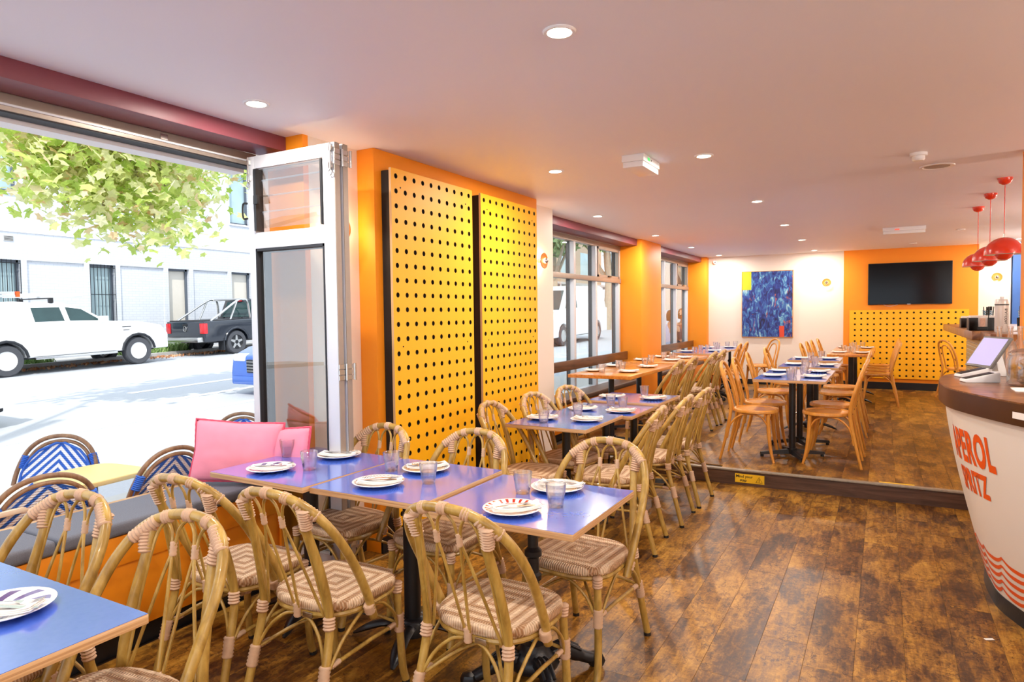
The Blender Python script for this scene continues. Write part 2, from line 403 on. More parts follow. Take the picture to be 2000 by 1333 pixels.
# ================================================================== ROOM SHELL
CZ = 2.53; RZ = 0.13; YB = 13.05; STEP = 5.94
def sbox(name, b, m, bevel=0.0): return struct(boxobj(name, b, m, None, bevel))
fl = sbox('floor', (-3.0, 2.6, -2.5, STEP, -0.1, -0.008), JOINT)
fr = sbox('floor', (-3.4, 2.6, STEP, YB, -0.1, RZ - 0.008), JOINT)
_pm = {}
def plank(parent, x, y0, y1, z):
    key = round(y1 - y0, 2)
    if key not in _pm:
        m = MB(); h = key / 2 - 0.0004; m.box(-0.0946, 0.0946, -h, h, -0.008, 0); _pm[key] = m.mesh('plank', FLOOR, bevel=0.0005, seg=1)
    o = link('plank', _pm[key], parent); o.location = (x, (y0 + y1) / 2, z)
def lay(parent, x0, x1, ya, yb, z, seed):
    rnd = random.Random(seed); i = 0; x = x0
    while x < x1 - 0.05:
        y = ya - rnd.random() * 1.2
        while y < yb - 0.01:
            a = max(y, ya); b = min(y + 1.22, yb); b = yb if yb - b < 0.12 else b
            if b - a > 0.1: plank(parent, x + 0.095, a, b, z)
            y = max(b, y + 1.22)
        x += 0.19
lay(fl, -2.95 + 0.003, 1.3, 0.1, STEP - 0.02, 0.0, 3)
lay(fr, -2.95 + 0.003, 2.1, STEP, YB - 0.03, RZ, 5)
sbox('floor', (1.4, 2.6, -2.5, STEP - 0.02, -0.008, 0.0), FLOOR); sbox('floor', (-2.95, 1.4, -2.5, 0.1, -0.008, 0.0), FLOOR)
sbox('trim_1', (-2.95, 2.6, STEP - 0.035, STEP - 0.02, 0.0, RZ - 0.012), RISER)
sbox('trim_2', (-2.95, 2.6, STEP - 0.045, STEP + 0.008, RZ - 0.010, RZ + 0.004), plain('worn_aluminium_nosing', 'a79c8c', 0.45, metal=0.5, var=0.3, scale=40), 0.002)
sbox('ceiling', (-3.35, 2.7, -2.6, YB + 0.1, CZ, CZ + 0.2), CEIL)
sbox('wall_back', (-3.4, 1.75, YB, YB + 0.2, -0.1, CZ), CREAM)
sbox('wall_back', (-0.62, 1.327, YB - 0.012, YB, 0.25, CZ), ORANGE)
sbox('wall_back', (1.75, 2.7, YB + 0.3, YB + 0.4, -0.1, CZ), CREAM)
sbox('trim_3', (1.765, 1.875, YB - 0.06, YB + 0.29, RZ, CZ), BLUEP)
sbox('wall_right', (2.6, 2.7, -2.6, YB + 0.4, -0.1, CZ), CREAM)
for q in ((-3.4, -2.6, -0.1, CZ), (2.1, 2.7, -0.1, CZ), (-2.6, 2.1, -0.1, 0.35), (-2.6, 2.1, 2.43, CZ)): sbox('wall_front', (q[0], q[1], -2.7, -2.5, q[2], q[3]), CREAM)  # unseen front wall, wide opening added to bring daylight onto ceiling and tables
sbox('wall_left', (-3.4, -2.88, -2.5, -1.6, -0.1, CZ), CREAM)
sbox('wall_left', (-3.2, -2.88, 2.785, 6.0, -0.2, CZ), CREAM)
sbox('wall_left', (-3.17, -2.878, 2.745, 2.785, -0.2, CZ), ORANGE)
sbox('wall_left', (-2.88, -2.745, 3.19, 5.39, 0.0, CZ), ORANGE, 0.004)
sbox('wall_left', (-3.39, -2.99, 9.1, 10.05, -0.1, CZ), ORANGE, 0.004)
sbox('wall_left', (-3.39, -2.95, 12.88, YB, -0.1, CZ), ORANGE, 0.004)
sbox('wall_right', (0.797, 1.2, 5.45, 5.56, 0.0, CZ), ORANGE)
for (a, b) in ((6.0, 9.1), (10.05, 12.88)): sbox('wall_left', (-3.45, -3.28, a, b, -0.2, 0.5), CREAM)
sbox('wall_left', (-3.45, -3.3, -1.6, 2.745, -0.4, 0.5), ORANGE)
sbox('wall_left', (-3.75, -3.35, -4, YB + 0.4, CZ, 5.6), CREAM)
sbox('trim_4', (-3.21, -3.01, -1.6, 2.745, 2.447, CZ), MAROON, 0.003)
sbox('trim_5', (-3.3, -3.05, 6.0, 9.1, 2.44, CZ), MAROON, 0.003)
sbox('trim_6', (-3.3, -3.05, 10.05, 12.88, 2.44, CZ), MAROON, 0.003)
# sliding track above the folding doors
tr = struct(boxobj('trim_7', (-3.31, -3.21, -1.6, 2.70, 2.375, 2.447), ALUB, None, 0.002))
boxobj('track_lip', (-3.214, -3.204, -1.6, 2.70, 2.395, 2.404), ALU, tr)
boxobj('track_groove', (-3.30, -3.22, -1.6, 2.70, 2.369, 2.375), SEAL, tr)
boxobj('outer_fascia', (-3.42, -3.315, -1.6, 2.70, 2.352, 2.53), WHITE, tr)
for y in (1.33, 2.13, 0.6): boxobj('track_bracket', (-3.222, -3.206, y - 0.02, y + 0.02, 2.408, 2.436), STEEL, tr, 0.003)
sbox('baseboard_back', (-0.62, 1.327, YB - 0.03, YB - 0.011, RZ, 0.252), BLACK)
sbox('baseboard_back', (-3.0, -0.62, YB - 0.02, YB, RZ, 0.22), BLACK)
sbox('baseboard_left', (-2.88, -2.865, 2.79, 3.19, 0, 0.1), BLACK); sbox('baseboard_left', (-2.745, -2.73, 3.19, 5.39, 0, 0.1), BLACK)
sbox('baseboard_left', (-2.88, -2.865, 5.39, STEP - 0.04, 0, 0.1), BLACK)

# ------------------------------------------------------------------ fixed windows
def window(name, ya, yb, ms):
    wd = bpy.data.objects.new(name, None); C.objects.link(wd); struct(wd)
    X0, X1 = -3.37, -3.30
    boxobj('head_frame', (X0, X1, ya, yb, 2.375, 2.44), ALUB, wd, 0.003)
    boxobj('sill_frame', (X0, X1, ya, yb, 0.5, 0.55), ALU, wd, 0.003)
    boxobj('transom', (X0, X1 + 0.01, ya, yb, 1.915, 1.975), ALUB, wd, 0.003)
    edges = [ya + 0.03] + ms + [yb - 0.04]
    for y in edges:
        boxobj('mullion', (X0 - 0.03, X1, y - 0.03, y + 0.03, 0.55, 1.915), ALU, wd, 0.003)
        boxobj('mullion', (X0 - 0.03, X1, y - 0.03, y + 0.03, 1.975, 2.375), ALU, wd, 0.003)
        boxobj('seal', (X0 - 0.036, X0 + 0.012, y - 0.037, y + 0.037, 0.55, 2.375), SEAL, wd)
    for a, b in zip(edges[:-1], edges[1:]):
        boxobj('pane', (-3.352, -3.348, a + 0.03, b - 0.03, 0.55, 1.915), PANE, wd)
        boxobj('pane', (-3.352, -3.348, a + 0.03, b - 0.03, 1.975, 2.375), PANE, wd)
    a, b = edges[-2] + 0.03, edges[-1] - 0.03
    m = MB()
    for q in ((a, b, 2.345, 2.375), (a, b, 1.975, 2.005), (a, a + 0.03, 1.975, 2.375), (b - 0.03, b, 1.975, 2.375)): m.box(-3.34, -3.29, *q)
    s = m.build('sash_frame', ALUB, wd)
    boxobj('sash_latch', (-3.30, -3.27, (a + b) / 2 - 0.05, (a + b) / 2 + 0.05, 1.985, 2.0), BLACK, s, 0.003)
    return wd
window('window_1', 6.0, 9.1, [7.49, 8.19]); window('window_2', 10.05, 12.88, [11.33, 12.05])

# ------------------------------------------------------------------ folding glass doors, open and stacked
def door_leaf(idx, x0, x1, y0, full):
    d = bpy.data.objects.new('door_%d' % idx, None); C.objects.link(d); struct(d); d.location = (x1, y0, 0)
    wd = x1 - x0; T = 0.04; L = -wd; ls, rs = 0.055, 0.085; zb, zt = 0.03, 2.405
    boxobj('stile', (L, L + ls, 0, T, zb, zt), ALU, d, 0.003); boxobj('stile', (-rs, -0.004, 0, T, zb, zt), ALU, d, 0.003)
    boxobj('edge_profile', (-0.004, 0.0, 0.002, T - 0.002, zb, zt), ALUB, d)
    boxobj('top_rail', (L + ls, -rs, 0, T, zt - 0.07, zt), ALU, d, 0.002)
    boxobj('middle_rail', (L + ls, -rs, 0, T, 1.885, 1.975), ALU, d, 0.002)
    boxobj('bottom_rail', (L + ls, -rs, 0, T, zb, zb + 0.18), ALU, d, 0.002)
    boxobj('pane', (L + ls, -rs, T / 2 - 0.002, T / 2 + 0.002, zb + 0.18, 1.885), DOORPANE if full else PANE, d)
    m = MB()
    for q in ((L + ls, L + ls + 0.008), (-rs - 0.008, -rs)): m.box(q[0], q[1], -0.004, T, zb + 0.18, 1.885)
    m.box(L + ls, -rs, -0.004, T, 1.870, 1.885); m.build('glazing_bead', SEAL, d)
    if full:
        for k in range(4):
            z = 2.007 + k * 0.088; mt = Matrix.Translation((0, T / 2, z + 0.04)) @ Matrix.Rotation(R(10), 4, 'X')
            mm = MB(); mm.box(L + ls + 0.02, -rs - 0.01, -0.002, 0.002, -0.047, 0.047, mat=mt); mm.build('pane', DOORPANE, d)
        c = boxobj('louvre_carrier', (L + ls + 0.004, L + ls + 0.022, -0.012, T, 1.985, 2.33), BLACKP, d)
        boxobj('louvre_lever', (L + ls + 0.02, L + ls + 0.05, -0.03, -0.01, 2.13, 2.18), BLACKP, c, 0.003)
        boxobj('louvre_carrier', (-rs - 0.014, -rs - 0.004, -0.008, T, 1.985, 2.33), BLACKP, d)
        h = MB(); h.tube(spline([(L - 0.004, -0.004, 2.06), (L - 0.03, -0.012, 2.065), (L - 0.03, -0.012, 2.14), (L - 0.004, -0.004, 2.145)], 4), 0.006, 6); h.build('handle', BLACKP, d)
        for xx in (L + 0.018, -0.02):
            b = MB(); b.tube([(xx, -0.012, 2.40), (xx, -0.012, 2.26)], 0.006, 8); b.box(xx - 0.011, xx + 0.011, -0.014, 0, 2.27, 2.30); b.box(xx - 0.011, xx + 0.011, -0.014, 0, 2.36, 2.385)
            b.tube([(xx + 0.012 * math.cos(t * 0.785), -0.012, 2.245 + 0.014 * math.sin(t * 0.785)) for t in range(8)], 0.003, 6, closed=True)
            b.build('bolt', STEEL, d)
    for z in (2.33, 1.2, 0.3):
        h = MB(); h.tube([(0.008, T + 0.01, z - 0.045), (0.008, T + 0.01, z + 0.045)], 0.008, 10)
        for q in (-0.03, 0, 0.03): h.box(-0.002, 0.004, 0.0, T, z + q - 0.012, z + q + 0.012)
        h.build('hinge', STEEL, d)
door_leaf(1, -3.165, -2.50, 2.60, True); door_leaf(2, -3.16, -2.495, 2.655, False); door_leaf(3, -3.155, -2.49, 2.705, False) if False else None

# ------------------------------------------------------------------ window bench
def bench(label, y0, y1, xf, z0, zt, cuts, cloth, cl, grp, kick=0.1, back=-3.3):
    b = thing('window_bench', label, 'bench', (xf, y0, z0)); W = y1 - y0; D = back - xf; H = zt - z0
    boxobj('kick_board', (D, -0.04, 0, W, 0, kick), BLACK, b)
    boxobj('front_panel', (D, -0.012, 0, W, kick, H - 0.13), ORANGE, b, 0.002)
    boxobj('front_rail', (D, 0, 0, W, H - 0.13, H), ORANGE, b, 0.003)
    boxobj('end_panel', (D, 0.004, W - 0.02, W, 0, H), ORANGE, b, 0.003)
    ys = [0] + cuts + [W]
    for i, (a, c) in enumerate(zip(ys[:-1], ys[1:])):
        m = MB(); m.box(D + 0.02, 0.012, a + 0.004, c - 0.004, 0, 0.062)
        o = link('bench_cushion', m.mesh('bench_cushion', cloth, bevel=0.022, seg=4)); o.location = (xf, y0, zt + 0.001)
        tag(o, cl[i], 'cushion', grp)
    return b
bench('orange painted bench in the open street window, black kick board', -1.0, 2.585, -2.93, 0.0, 0.54, [1.15, 2.42], GREYCLOTH,
      ['charcoal tweed bench cushion nearest the camera, behind the near table', 'charcoal tweed bench cushion in the middle of the open window', 'charcoal tweed bench cushion under the pink pillows beside the folding door'], 'tweed cushions on the window bench')
bench('orange bench on the raised floor under the first fixed window', 6.02, 9.09, -3.0, RZ, 0.5, [], LEATHER, ['long brown leather bench cushion under the wooden tables by the first window'], None, 0.08, -3.28)
bench('orange bench on the raised floor under the far second window', 10.06, 12.87, -3.0, RZ, 0.5, [], LEATHER, ['long brown leather bench cushion under the second window by the back wall'], None, 0.08, -3.28)
tag(boxobj('window_ledge', (-3.4, -3.3, -1.0, 2.59, 0.54, 0.575), PLY, None, 0.004), 'plywood ledge along the outer edge of the tweed bench', 'ledge')
for (a, b, s) in ((6.0, 9.1, 'first'), (10.05, 12.88, 'second')):
    tag(boxobj('backrest_rail', (-3.235, -3.195, a, b, 0.83, 0.945), RAILW, None, 0.004), 'dark timber backrest rail across the %s fixed window' % s, 'rail')
tag(boxobj('wooden_post', (-2.99, -2.93, 2.55, 2.585, 0.606, 0.80), ORANGE, None, 0.004), 'short orange end board beside the pink pillows', 'board')

# ------------------------------------------------------------------ lights
def lamp(kind, loc, power, size, color, rot=(0, 0, 0), spread=None):
    l = bpy.data.lights.new('lamp_light', kind); l.energy = power; l.color = color
    if kind == 'AREA':
        l.shape = 'DISK'; l.size = size
        if spread: l.spread = R(spread)
    else: l.shadow_soft_size = size
    o = bpy.data.objects.new('lamp_light', l); C.objects.link(o); o.location = loc; o.rotation_euler = rot; return o
WARM = (1.0, 0.93, 0.84); WARM2 = (1.0, 0.72, 0.42)
GLOW = emit('downlight_glow', 'fff6e6', 14.0); BULB = emit('bulb_glow', 'fff0d0', 22.0); SBULB = emit('sconce_bulb_glow', 'ffe6b8', 3.0)
def make_down():
    d = thing('downlight', '', 'downlight', group=None)
    m = MB(); m.lathe([(0.044, -0.001), (0.046, -0.004), (0.058, -0.005), (0.062, 0.0), (0.062, 0.004), (0.044, 0.004)], 24, closed=True); m.build('trim_ring', WHITE, d)
    m = MB(); m.lathe([(0.0001, 0.002), (0.045, 0.002)], 20); m.build('lens', GLOW, d); return d
DL = [(-2.65, 2.24, 'round white downlight nearest the street opening, above the pink pillows'), (-1.045, 2.25, 'round white downlight nearest the camera at the top centre of the ceiling'),
      (-1.048, 4.50, 'round white downlight just right of the exit light box'), (-1.05, 6.62, 'third downlight of the long middle row, beyond the exit light box'),
      (-1.05, 8.62, 'fourth downlight of the long middle row'), (-1.053, 10.58, 'fifth downlight of the long middle row'), (-1.055, 12.55, 'last downlight of the middle row, nearest the white back wall'),
      (-2.085, 4.40, 'downlight above the second yellow board, left of the exit light box'), (-2.67, 6.67, 'first downlight of the row along the windows, beyond the yellow boards'),
      (-2.69, 8.79, 'downlight in front of the first orange window pillar'), (-2.70, 10.74, 'downlight over the second window'), (-2.65, 12.55, 'last downlight of the window row, by the security camera'),
      (1.75, 12.4, 'downlight above the far end of the bar, right of the pendants')]
for x, y, lb in DL:
    place('down', make_down, (x, y, CZ - 0.003), 0, lb, 'round ceiling downlights')
    lamp('AREA', (x, y, CZ - 0.012), DOWN, 0.09, WARM)
for x, y, wh in ((1.2, 1.0, 'right of the camera'), (-1.045, 0.1, 'over the near aisle'), (1.3, 3.5, 'over the curved counter'), (-2.6, 0.2, 'over the near bench end'), (1.6, 8.5, 'over the service counter')):
    lamp('AREA', (x, y, CZ - 0.012), DOWN, 0.09, WARM)
    place('down', make_down, (x, y, CZ - 0.003), 0, 'white ceiling downlight out of view ' + wh, 'ceiling downlights out of view')
for x, y, lb in ((0.86, 10.45, 'small unlit white downlight behind the rear exit light box'), (0.39, 12.2, 'small unlit white downlight in front of the television wall')):
    m = MB(); m.lathe([(0.0001, -0.004), (0.03, -0.004), (0.034, -0.010), (0.05, -0.008), (0.054, 0)], 20)
    o = m.build('unlit_downlight', WHITE); o.location = (x, y, CZ - 0.001); tag(o, lb, 'downlight')

DISH = plain('amber_wood_dish', 'd98a3a', 0.3, var=0.12, scale=30, coat=0.5)
def make_sconce():
    s = thing('wall_sconce', '', 'wall lamp')
    # faces -Y (local), wall at y = 0
    mt = Matrix.Rotation(R(90), 4, 'X')
    m = MB(); m.lathe([(0.0001, 0.052), (0.03, 0.052), (0.045, 0.056), (0.066, 0.066), (0.075, 0.064), (0.07, 0.054), (0.04, 0.042), (0.0001, 0.040)], 28, mat=mt); m.build('dish', DISH, s)
    m = MB(); m.lathe([(0.0001, 0.0), (0.024, 0.0), (0.024, 0.041)], 20, mat=mt); m.build('stem', STEEL, s)
    m = MB(); m.lathe([(0.012, 0.054), (0.02, 0.060), (0.027, 0.072), (0.025, 0.084)], 20, mat=mt); m.build('bulb', SBULB, s)
    m = MB(); m.lathe([(0.0255, 0.083), (0.022, 0.094), (0.012, 0.101), (0.0001, 0.103)], 20, mat=mt); m.build('bulb_cap', STEEL, s)
    return s
for (x, y, z, rz, lb) in ((-2.88, 2.98, 2.02, R(90), 'amber wood dish wall lamp behind the open glass door'), (-2.88, 5.68, 2.0, R(90), 'amber wood dish wall lamp beyond the second yellow board'),
                          (-0.888, YB, 1.984, 0, 'amber wood dish wall lamp on the white back wall beside the blue painting'), (1.562, YB, 1.988, 0, 'amber wood dish wall lamp right of the television behind the red pendants')):
    place('sconce', make_sconce, (x, y, z), rz, lb, 'wood dish wall lamps')
    n = Vector((0, -1, 0)) if rz == 0 else Vector((1, 0, 0))
    for k in range(3):      # ring of light behind the dish
        a = 2.094 * k + 0.5; sd_ = Vector((1, 0, 0)) if rz == 0 else Vector((0, 1, 0))
        lamp('POINT', Vector((x, y, z)) + n * 0.03 + sd_ * 0.045 * math.cos(a) + Vector((0, 0, 0.045 * math.sin(a))), SCONCE / 3, 0.012, WARM2)
for k, (x, y) in enumerate(((2.6, -0.5), (2.6, 2.2), (2.6, 5.2), (2.6, 8.4), (2.6, 11.4))):  # unseen wall lamps, added to brighten the ceiling
    lb = 'added fill lamp with wood dish on the unseen right wall, %s from the entrance' % ['first', 'second', 'third', 'fourth', 'fifth'][k]
    place('sconce', make_sconce, (x, y, 2.0), R(-90), lb, 'wood dish wall lamps'); lamp('POINT', (x - 0.2, y, 2.0), SCONCE * 8.0, 0.06, (1.0, 0.92, 0.84))

REDIN = plain('white_lamp_inside', 'fff4e8', 0.4)
def make_pendant():
    p = thing('pendant_lamp', '', 'pendant lamp')
    m = MB(); m.lathe([(0.052, 0), (0.05, -0.02), (0.038, -0.04), (0.016, -0.052), (0.0001, -0.054)], 28); m.build('canopy', RED, p)
    m = MB(); m.tube([(0, 0, -0.05), (0, 0, -0.46)], 0.003, 8); m.build('cord', RED, p)
    m = MB(); m.lathe([(0.007, -0.44), (0.009, -0.48)], 12); m.build('cord_grip', STEEL, p)
    R0 = 0.133
    prof = [(0.008, -0.468)] + [(R0 * math.sin(R(a)), -0.468 - 0.128 * (1 - math.cos(R(a)))) for a in range(10, 91, 8)] + [(R0, -0.604)]
    inn = [(r - 0.003, z - 0.001) for r, z in prof[::-1]]
    m = MB(); m.lathe(prof, 36); n0 = len(m.f); m.lathe(inn, 36, mi=1); m.build('outer_shade', [RED, REDIN], p, angle=60)
    R1 = 0.066
    prof = [(R1 * math.cos(R(a)), -0.585 - R1 * math.sin(R(a))) for a in range(0, 88, 8)] + [(0.0001, -0.585 - R1)]
    m = MB(); m.lathe(prof, 28); m.build('inner_shade', RED, p, angle=60)
    m = MB(); m.lathe([(0.0001, -0.535), (0.02, -0.54), (0.03, -0.56), (0.02, -0.58), (0.0001, -0.585)], 16); m.build('bulb', BULB, p)
    return p
for x, y, lb in ((0.83, 6.56, 'nearest and largest red dome pendant lamp over the bar'), (0.83, 7.38, 'middle one of the three red dome pendant lamps'), (0.83, 8.27, 'farthest red dome pendant lamp, in front of the orange wall')):
    o = place('pendant', make_pendant, (x, y, CZ), 0, lb, 'red dome pendant lamps over the bar')
    lamp('POINT', (x, y, CZ - 0.60), PENDANT, 0.02, WARM)

# ------------------------------------------------------------------ perforated yellow boards
def perf(mb, nu, nv, p, mu, mv, r, T, skip=()):
    """plate in local x (u), z (v); front at y=0 facing -y, thickness T"""
    W = nu * p + 2 * mu; Hh = nv * p + 2 * mv; grid = {}
    def V(u, v, y=0.0):
        k = (round(u, 5), round(v, 5), round(y, 5))
        if k not in grid: grid[k] = len(mb.v); mb.v.append((u, y, v))
        return grid[k]
    def F(*i, mi=0): mb.f.append(tuple(i)); mb.mi.append(mi)
    for i in range(nu):
        for j in range(nv):
            u0 = mu + i * p; v0 = mv + j * p; cx, cy = u0 + p / 2, v0 + p / 2
            ring = [(cx + r * math.cos(R(45 + 30 * k)), cy + r * math.sin(R(45 + 30 * k))) for k in range(12)]
            cor = [(u0 + p, v0 + p), (u0, v0 + p), (u0, v0), (u0 + p, v0)]
            a = [V(*q) for q in ring]; b = [V(q[0], q[1], T) for q in ring]; c = [V(*q) for q in cor]
            for q in range(4):
                F(c[q], a[q * 3], a[q * 3 + 1], a[q * 3 + 2], a[(q * 3 + 3) % 12], c[(q + 1) % 4])
            for k in range(12): F(a[k], a[(k + 1) % 12], b[(k + 1) % 12], b[k], mi=1)
    if mu > 0:
        for (u0, u1) in ((0, mu), (W - mu, W)): F(V(u0, mv), V(u1, mv), V(u1, Hh - mv), V(u0, Hh - mv))
    if mv > 0:
        for (v0, v1) in ((0, mv), (Hh - mv, Hh)): F(V(0, v0), V(W, v0), V(W, v1), V(0, v1))
    for (A, B) in (((0, 0), (W, 0)), ((W, 0), (W, Hh)), ((W, Hh), (0, Hh)), ((0, Hh), (0, 0))): F(V(*A), V(*B), V(B[0], B[1], T), V(A[0], A[1], T), mi=2)
    return W, Hh
def board(label, loc, rz, nu, nv, p, mu, mv, r, T, depth, grp, split=None, screws=()):
    b = thing('perforated_board', label, 'wall panel', loc, rz, grp)
    m = MB(); W, H = perf(m, nu, nv, p, mu, mv, r, T); m.build('face_board', [YELLOW, DARK, PLYEDGE], b, smooth=False)
    boxobj('backing_frame', (0.006, W - 0.006, T, T + depth, 0.01, H - 0.012 - (0.0)), DARK, b)
    for (u, v) in screws:
        s = MB(); s.lathe([(0.0055, 0.0), (0.005, 0.002), (0.0001, 0.002)], 10, mat=Matrix.Translation((u, 0, v)) @ Matrix.Rotation(R(90), 4, 'X')); s.build('screw', DARK, b)
    return b, W, H
sc6 = [(0.09, 2.2), (0.835, 2.2), (0.09, 1.2), (0.835, 1.2), (0.09, 0.2), (0.835, 0.2)]
board('tall yellow perforated board on the orange pier, the nearer one beside the glass door', (-2.66, 3.25, 0.10), R(90), 10, 25, 0.0925, 0, 0, 0.0165, 0.018, 0.065, 'tall yellow perforated boards', screws=sc6)
board('tall yellow perforated board on the orange pier, the farther one beside the cream wall', (-2.66, 4.295, 0.10), R(90), 10, 25, 0.0925, 0, 0, 0.0165, 0.018, 0.065, 'tall yellow perforated boards', screws=sc6)
board('wide yellow perforated board covering the wall below the television', (-0.524, YB - 0.04, 0.317), 0, 17, 12, 0.0975, 0.036, 0.001, 0.0165, 0.015, 0.012, None, screws=[(0.5, 1.1), (1.22, 1.1), (1.22, 0.28), (0.5, 0.28)])

# ------------------------------------------------------------------ television, painting, ceiling and wall fittings
tv = thing('television', 'large black flat television on the orange back wall', 'television', (0.365, YB - 0.013, 1.93))
boxobj('housing', (-0.607, 0.607, -0.05, 0.0, -0.352, 0.352), BLACKP, tv, 0.006); boxobj('screen', (-0.598, 0.598, -0.053, -0.049, -0.338, 0.344), plain('dark_glossy_screen', '07080b', 0.12, spec=0.25), tv)
o = boxobj('maker_plate', (-0.025, 0.025, -0.055, -0.05, -0.350, -0.343), STEEL, tv)
m = MB(); m.tube(spline([(-0.37, -0.03, -0.35), (-0.33, -0.03, -0.372), (-0.25, -0.03, -0.376), (-0.16, -0.03, -0.352)], 6), 0.003, 6); m.build('cable', WHITE, tv)
pt = thing('abstract_painting', 'blue abstract painting with a lime green corner on the white back wall', 'painting', (-1.885, YB - 0.002, 1.62))
boxobj('canvas', (-0.437, 0.437, -0.035, -0.004, -0.602, 0.602), PAINTING, pt)
m = MB()
for q in ((-0.447, -0.439, -0.612, 0.612), (0.439, 0.447, -0.612, 0.612)): m.box(q[0], q[1], -0.038, 0, q[2], q[3])
for q in ((-0.612, -0.604), (0.604, 0.612)): m.box(-0.439, 0.439, -0.038, 0, q[0], q[1])
m.build('frame', HONEY, pt)
GREEN = emit('exit_green', '2fae54', 1.2)
def exit_box(label, loc, sx, sy):
    e = thing('emergency_light', label, 'emergency light', loc)
    boxobj('housing', (-sx, sx, -sy, sy, -0.045, 0), WHITE, e, 0.004); boxobj('diffuser', (-sx + .006, sx - .006, -sy + .006, sy - .006, -0.082, -0.045), WHITE, e, 0.006)
    return e
e = exit_box('white emergency exit light box on the ceiling near the downlight, underside glowing orange', (-1.44, 4.385, CZ), 0.075, 0.175)
boxobj('exit_symbol', (0.0752, 0.077, -0.09, -0.05, -0.032, -0.012), GREEN, e); boxobj('test_button', (0.0752, 0.078, -0.02, -0.012, -0.026, -0.018), BLACKP, e)
e2 = exit_box('white emergency light box on the ceiling in front of the television wall', (0.21, 9.78, CZ), 0.235, 0.07)
boxobj('indicator', (-0.10, -0.05, -0.0725, -0.07, -0.035, -0.02), emit('exit_red', 'e05a48', 1.0), e2)
sm = thing('smoke_detector', 'white smoke detector on the ceiling beside the round grille', 'smoke detector', (0.19, 5.2, CZ))
m = MB(); m.lathe([(0.052, 0), (0.052, -0.018), (0.047, -0.022)], 28); m.build('base', WHITE, sm); m = MB(); m.lathe([(0.038, -0.022), (0.038, -0.04), (0.030, -0.05), (0.0001, -0.05)], 28); m.build('sensor_head', WHITE, sm)
sp = thing('ceiling_speaker', 'round white ceiling speaker grille right of the smoke detector', 'speaker', (0.325, 5.74, CZ))
m = MB(); m.lathe([(0.086, -0.003), (0.09, -0.007), (0.108, -0.006), (0.112, 0.0)], 36); m.build('rim', WHITE, sp)
m = MB(); m.lathe([(0.0001, -0.006), (0.06, -0.006), (0.088, -0.002)], 36)
m.build('grille', plain('perforated_grille', 'a89c90', 0.6, var=0.4, scale=400), sp)
cm = thing('security_camera', 'small white dome camera in the far left ceiling corner', 'security camera', (-2.83, YB - 0.001, 2.44))
m = MB(); m.lathe([(0.04, 0), (0.04, 0.02), (0.03, 0.03)], 20, mat=Matrix.Rotation(R(90), 4, 'X')); m.build('mount', WHITE, cm)
m = MB(); m.lathe([(0.0001, -0.035), (0.02, -0.03), (0.034, -0.01), (0.036, 0.01), (0.025, 0.03), (0.0001, 0.036)], 20, o=(0.01, -0.06, -0.005)); m.build('head', WHITE, cm)
m = MB(); m.lathe([(0.0001, 0.008), (0.012, 0.0)], 14, mat=Matrix.Translation((0.02, -0.093, -0.01)) @ Matrix.Rotation(R(90), 4, 'X')); m.build('lens', BLACKP, cm)

# sign on the riser
SIGNY = plain('sign_yellow', 'f0c020', 0.5)
sg = thing('step_sign', 'yellow Mind your step sign on the dark step riser', 'sign', (-0.99, STEP - 0.036, 0.062))
boxobj('plate', (-0.12, 0.12, -0.002, 0, -0.038, 0.038), SIGNY, sg)
INKB = plain('black_ink', '1a1510', 0.6)
for s, x, z in (('Mind your', -0.112, 0.006), ('step', -0.08, -0.026)):
    me = text_mesh(s, 0.033, 0.0006); me.materials.append(INKB); o = link('lettering', me, sg); o.location = (x, -0.003, z); o.rotation_euler = (R(90), 0, 0)
m = MB()
tri = [(0.052, -0.026), (0.104, -0.026), (0.078, 0.022)]
m.tube([(x, -0.003, z) for x, z in tri], 0.0022, 4, closed=True); m.tube([(0.078, -0.003, 0.008), (0.078, -0.003, -0.012)], 0.0022, 4); m.box(0.0755, 0.0805, -0.005, -0.002, -0.021, -0.016)
m.build('warning_triangle', INKB, sg)
tag(boxobj('floor_sticker', (-0.02, 0.22, STEP + 0.012, STEP + 0.045, RZ + 0.0005, RZ + 0.0025), SIGNY), 'narrow yellow warning strip stuck on the upper floor edge', 'sticker')
m = MB(); m.box(-0.02, 0.02, -0.008, 0.008, 0, 0.001, mat=Matrix.Rotation(0.5, 4, 'Z')); o = m.build('paper_scrap', PAPER); o.location = (0.43, 3.62, 0.001); tag(o, 'tiny white paper scrap on the floor by the counter', 'paper')

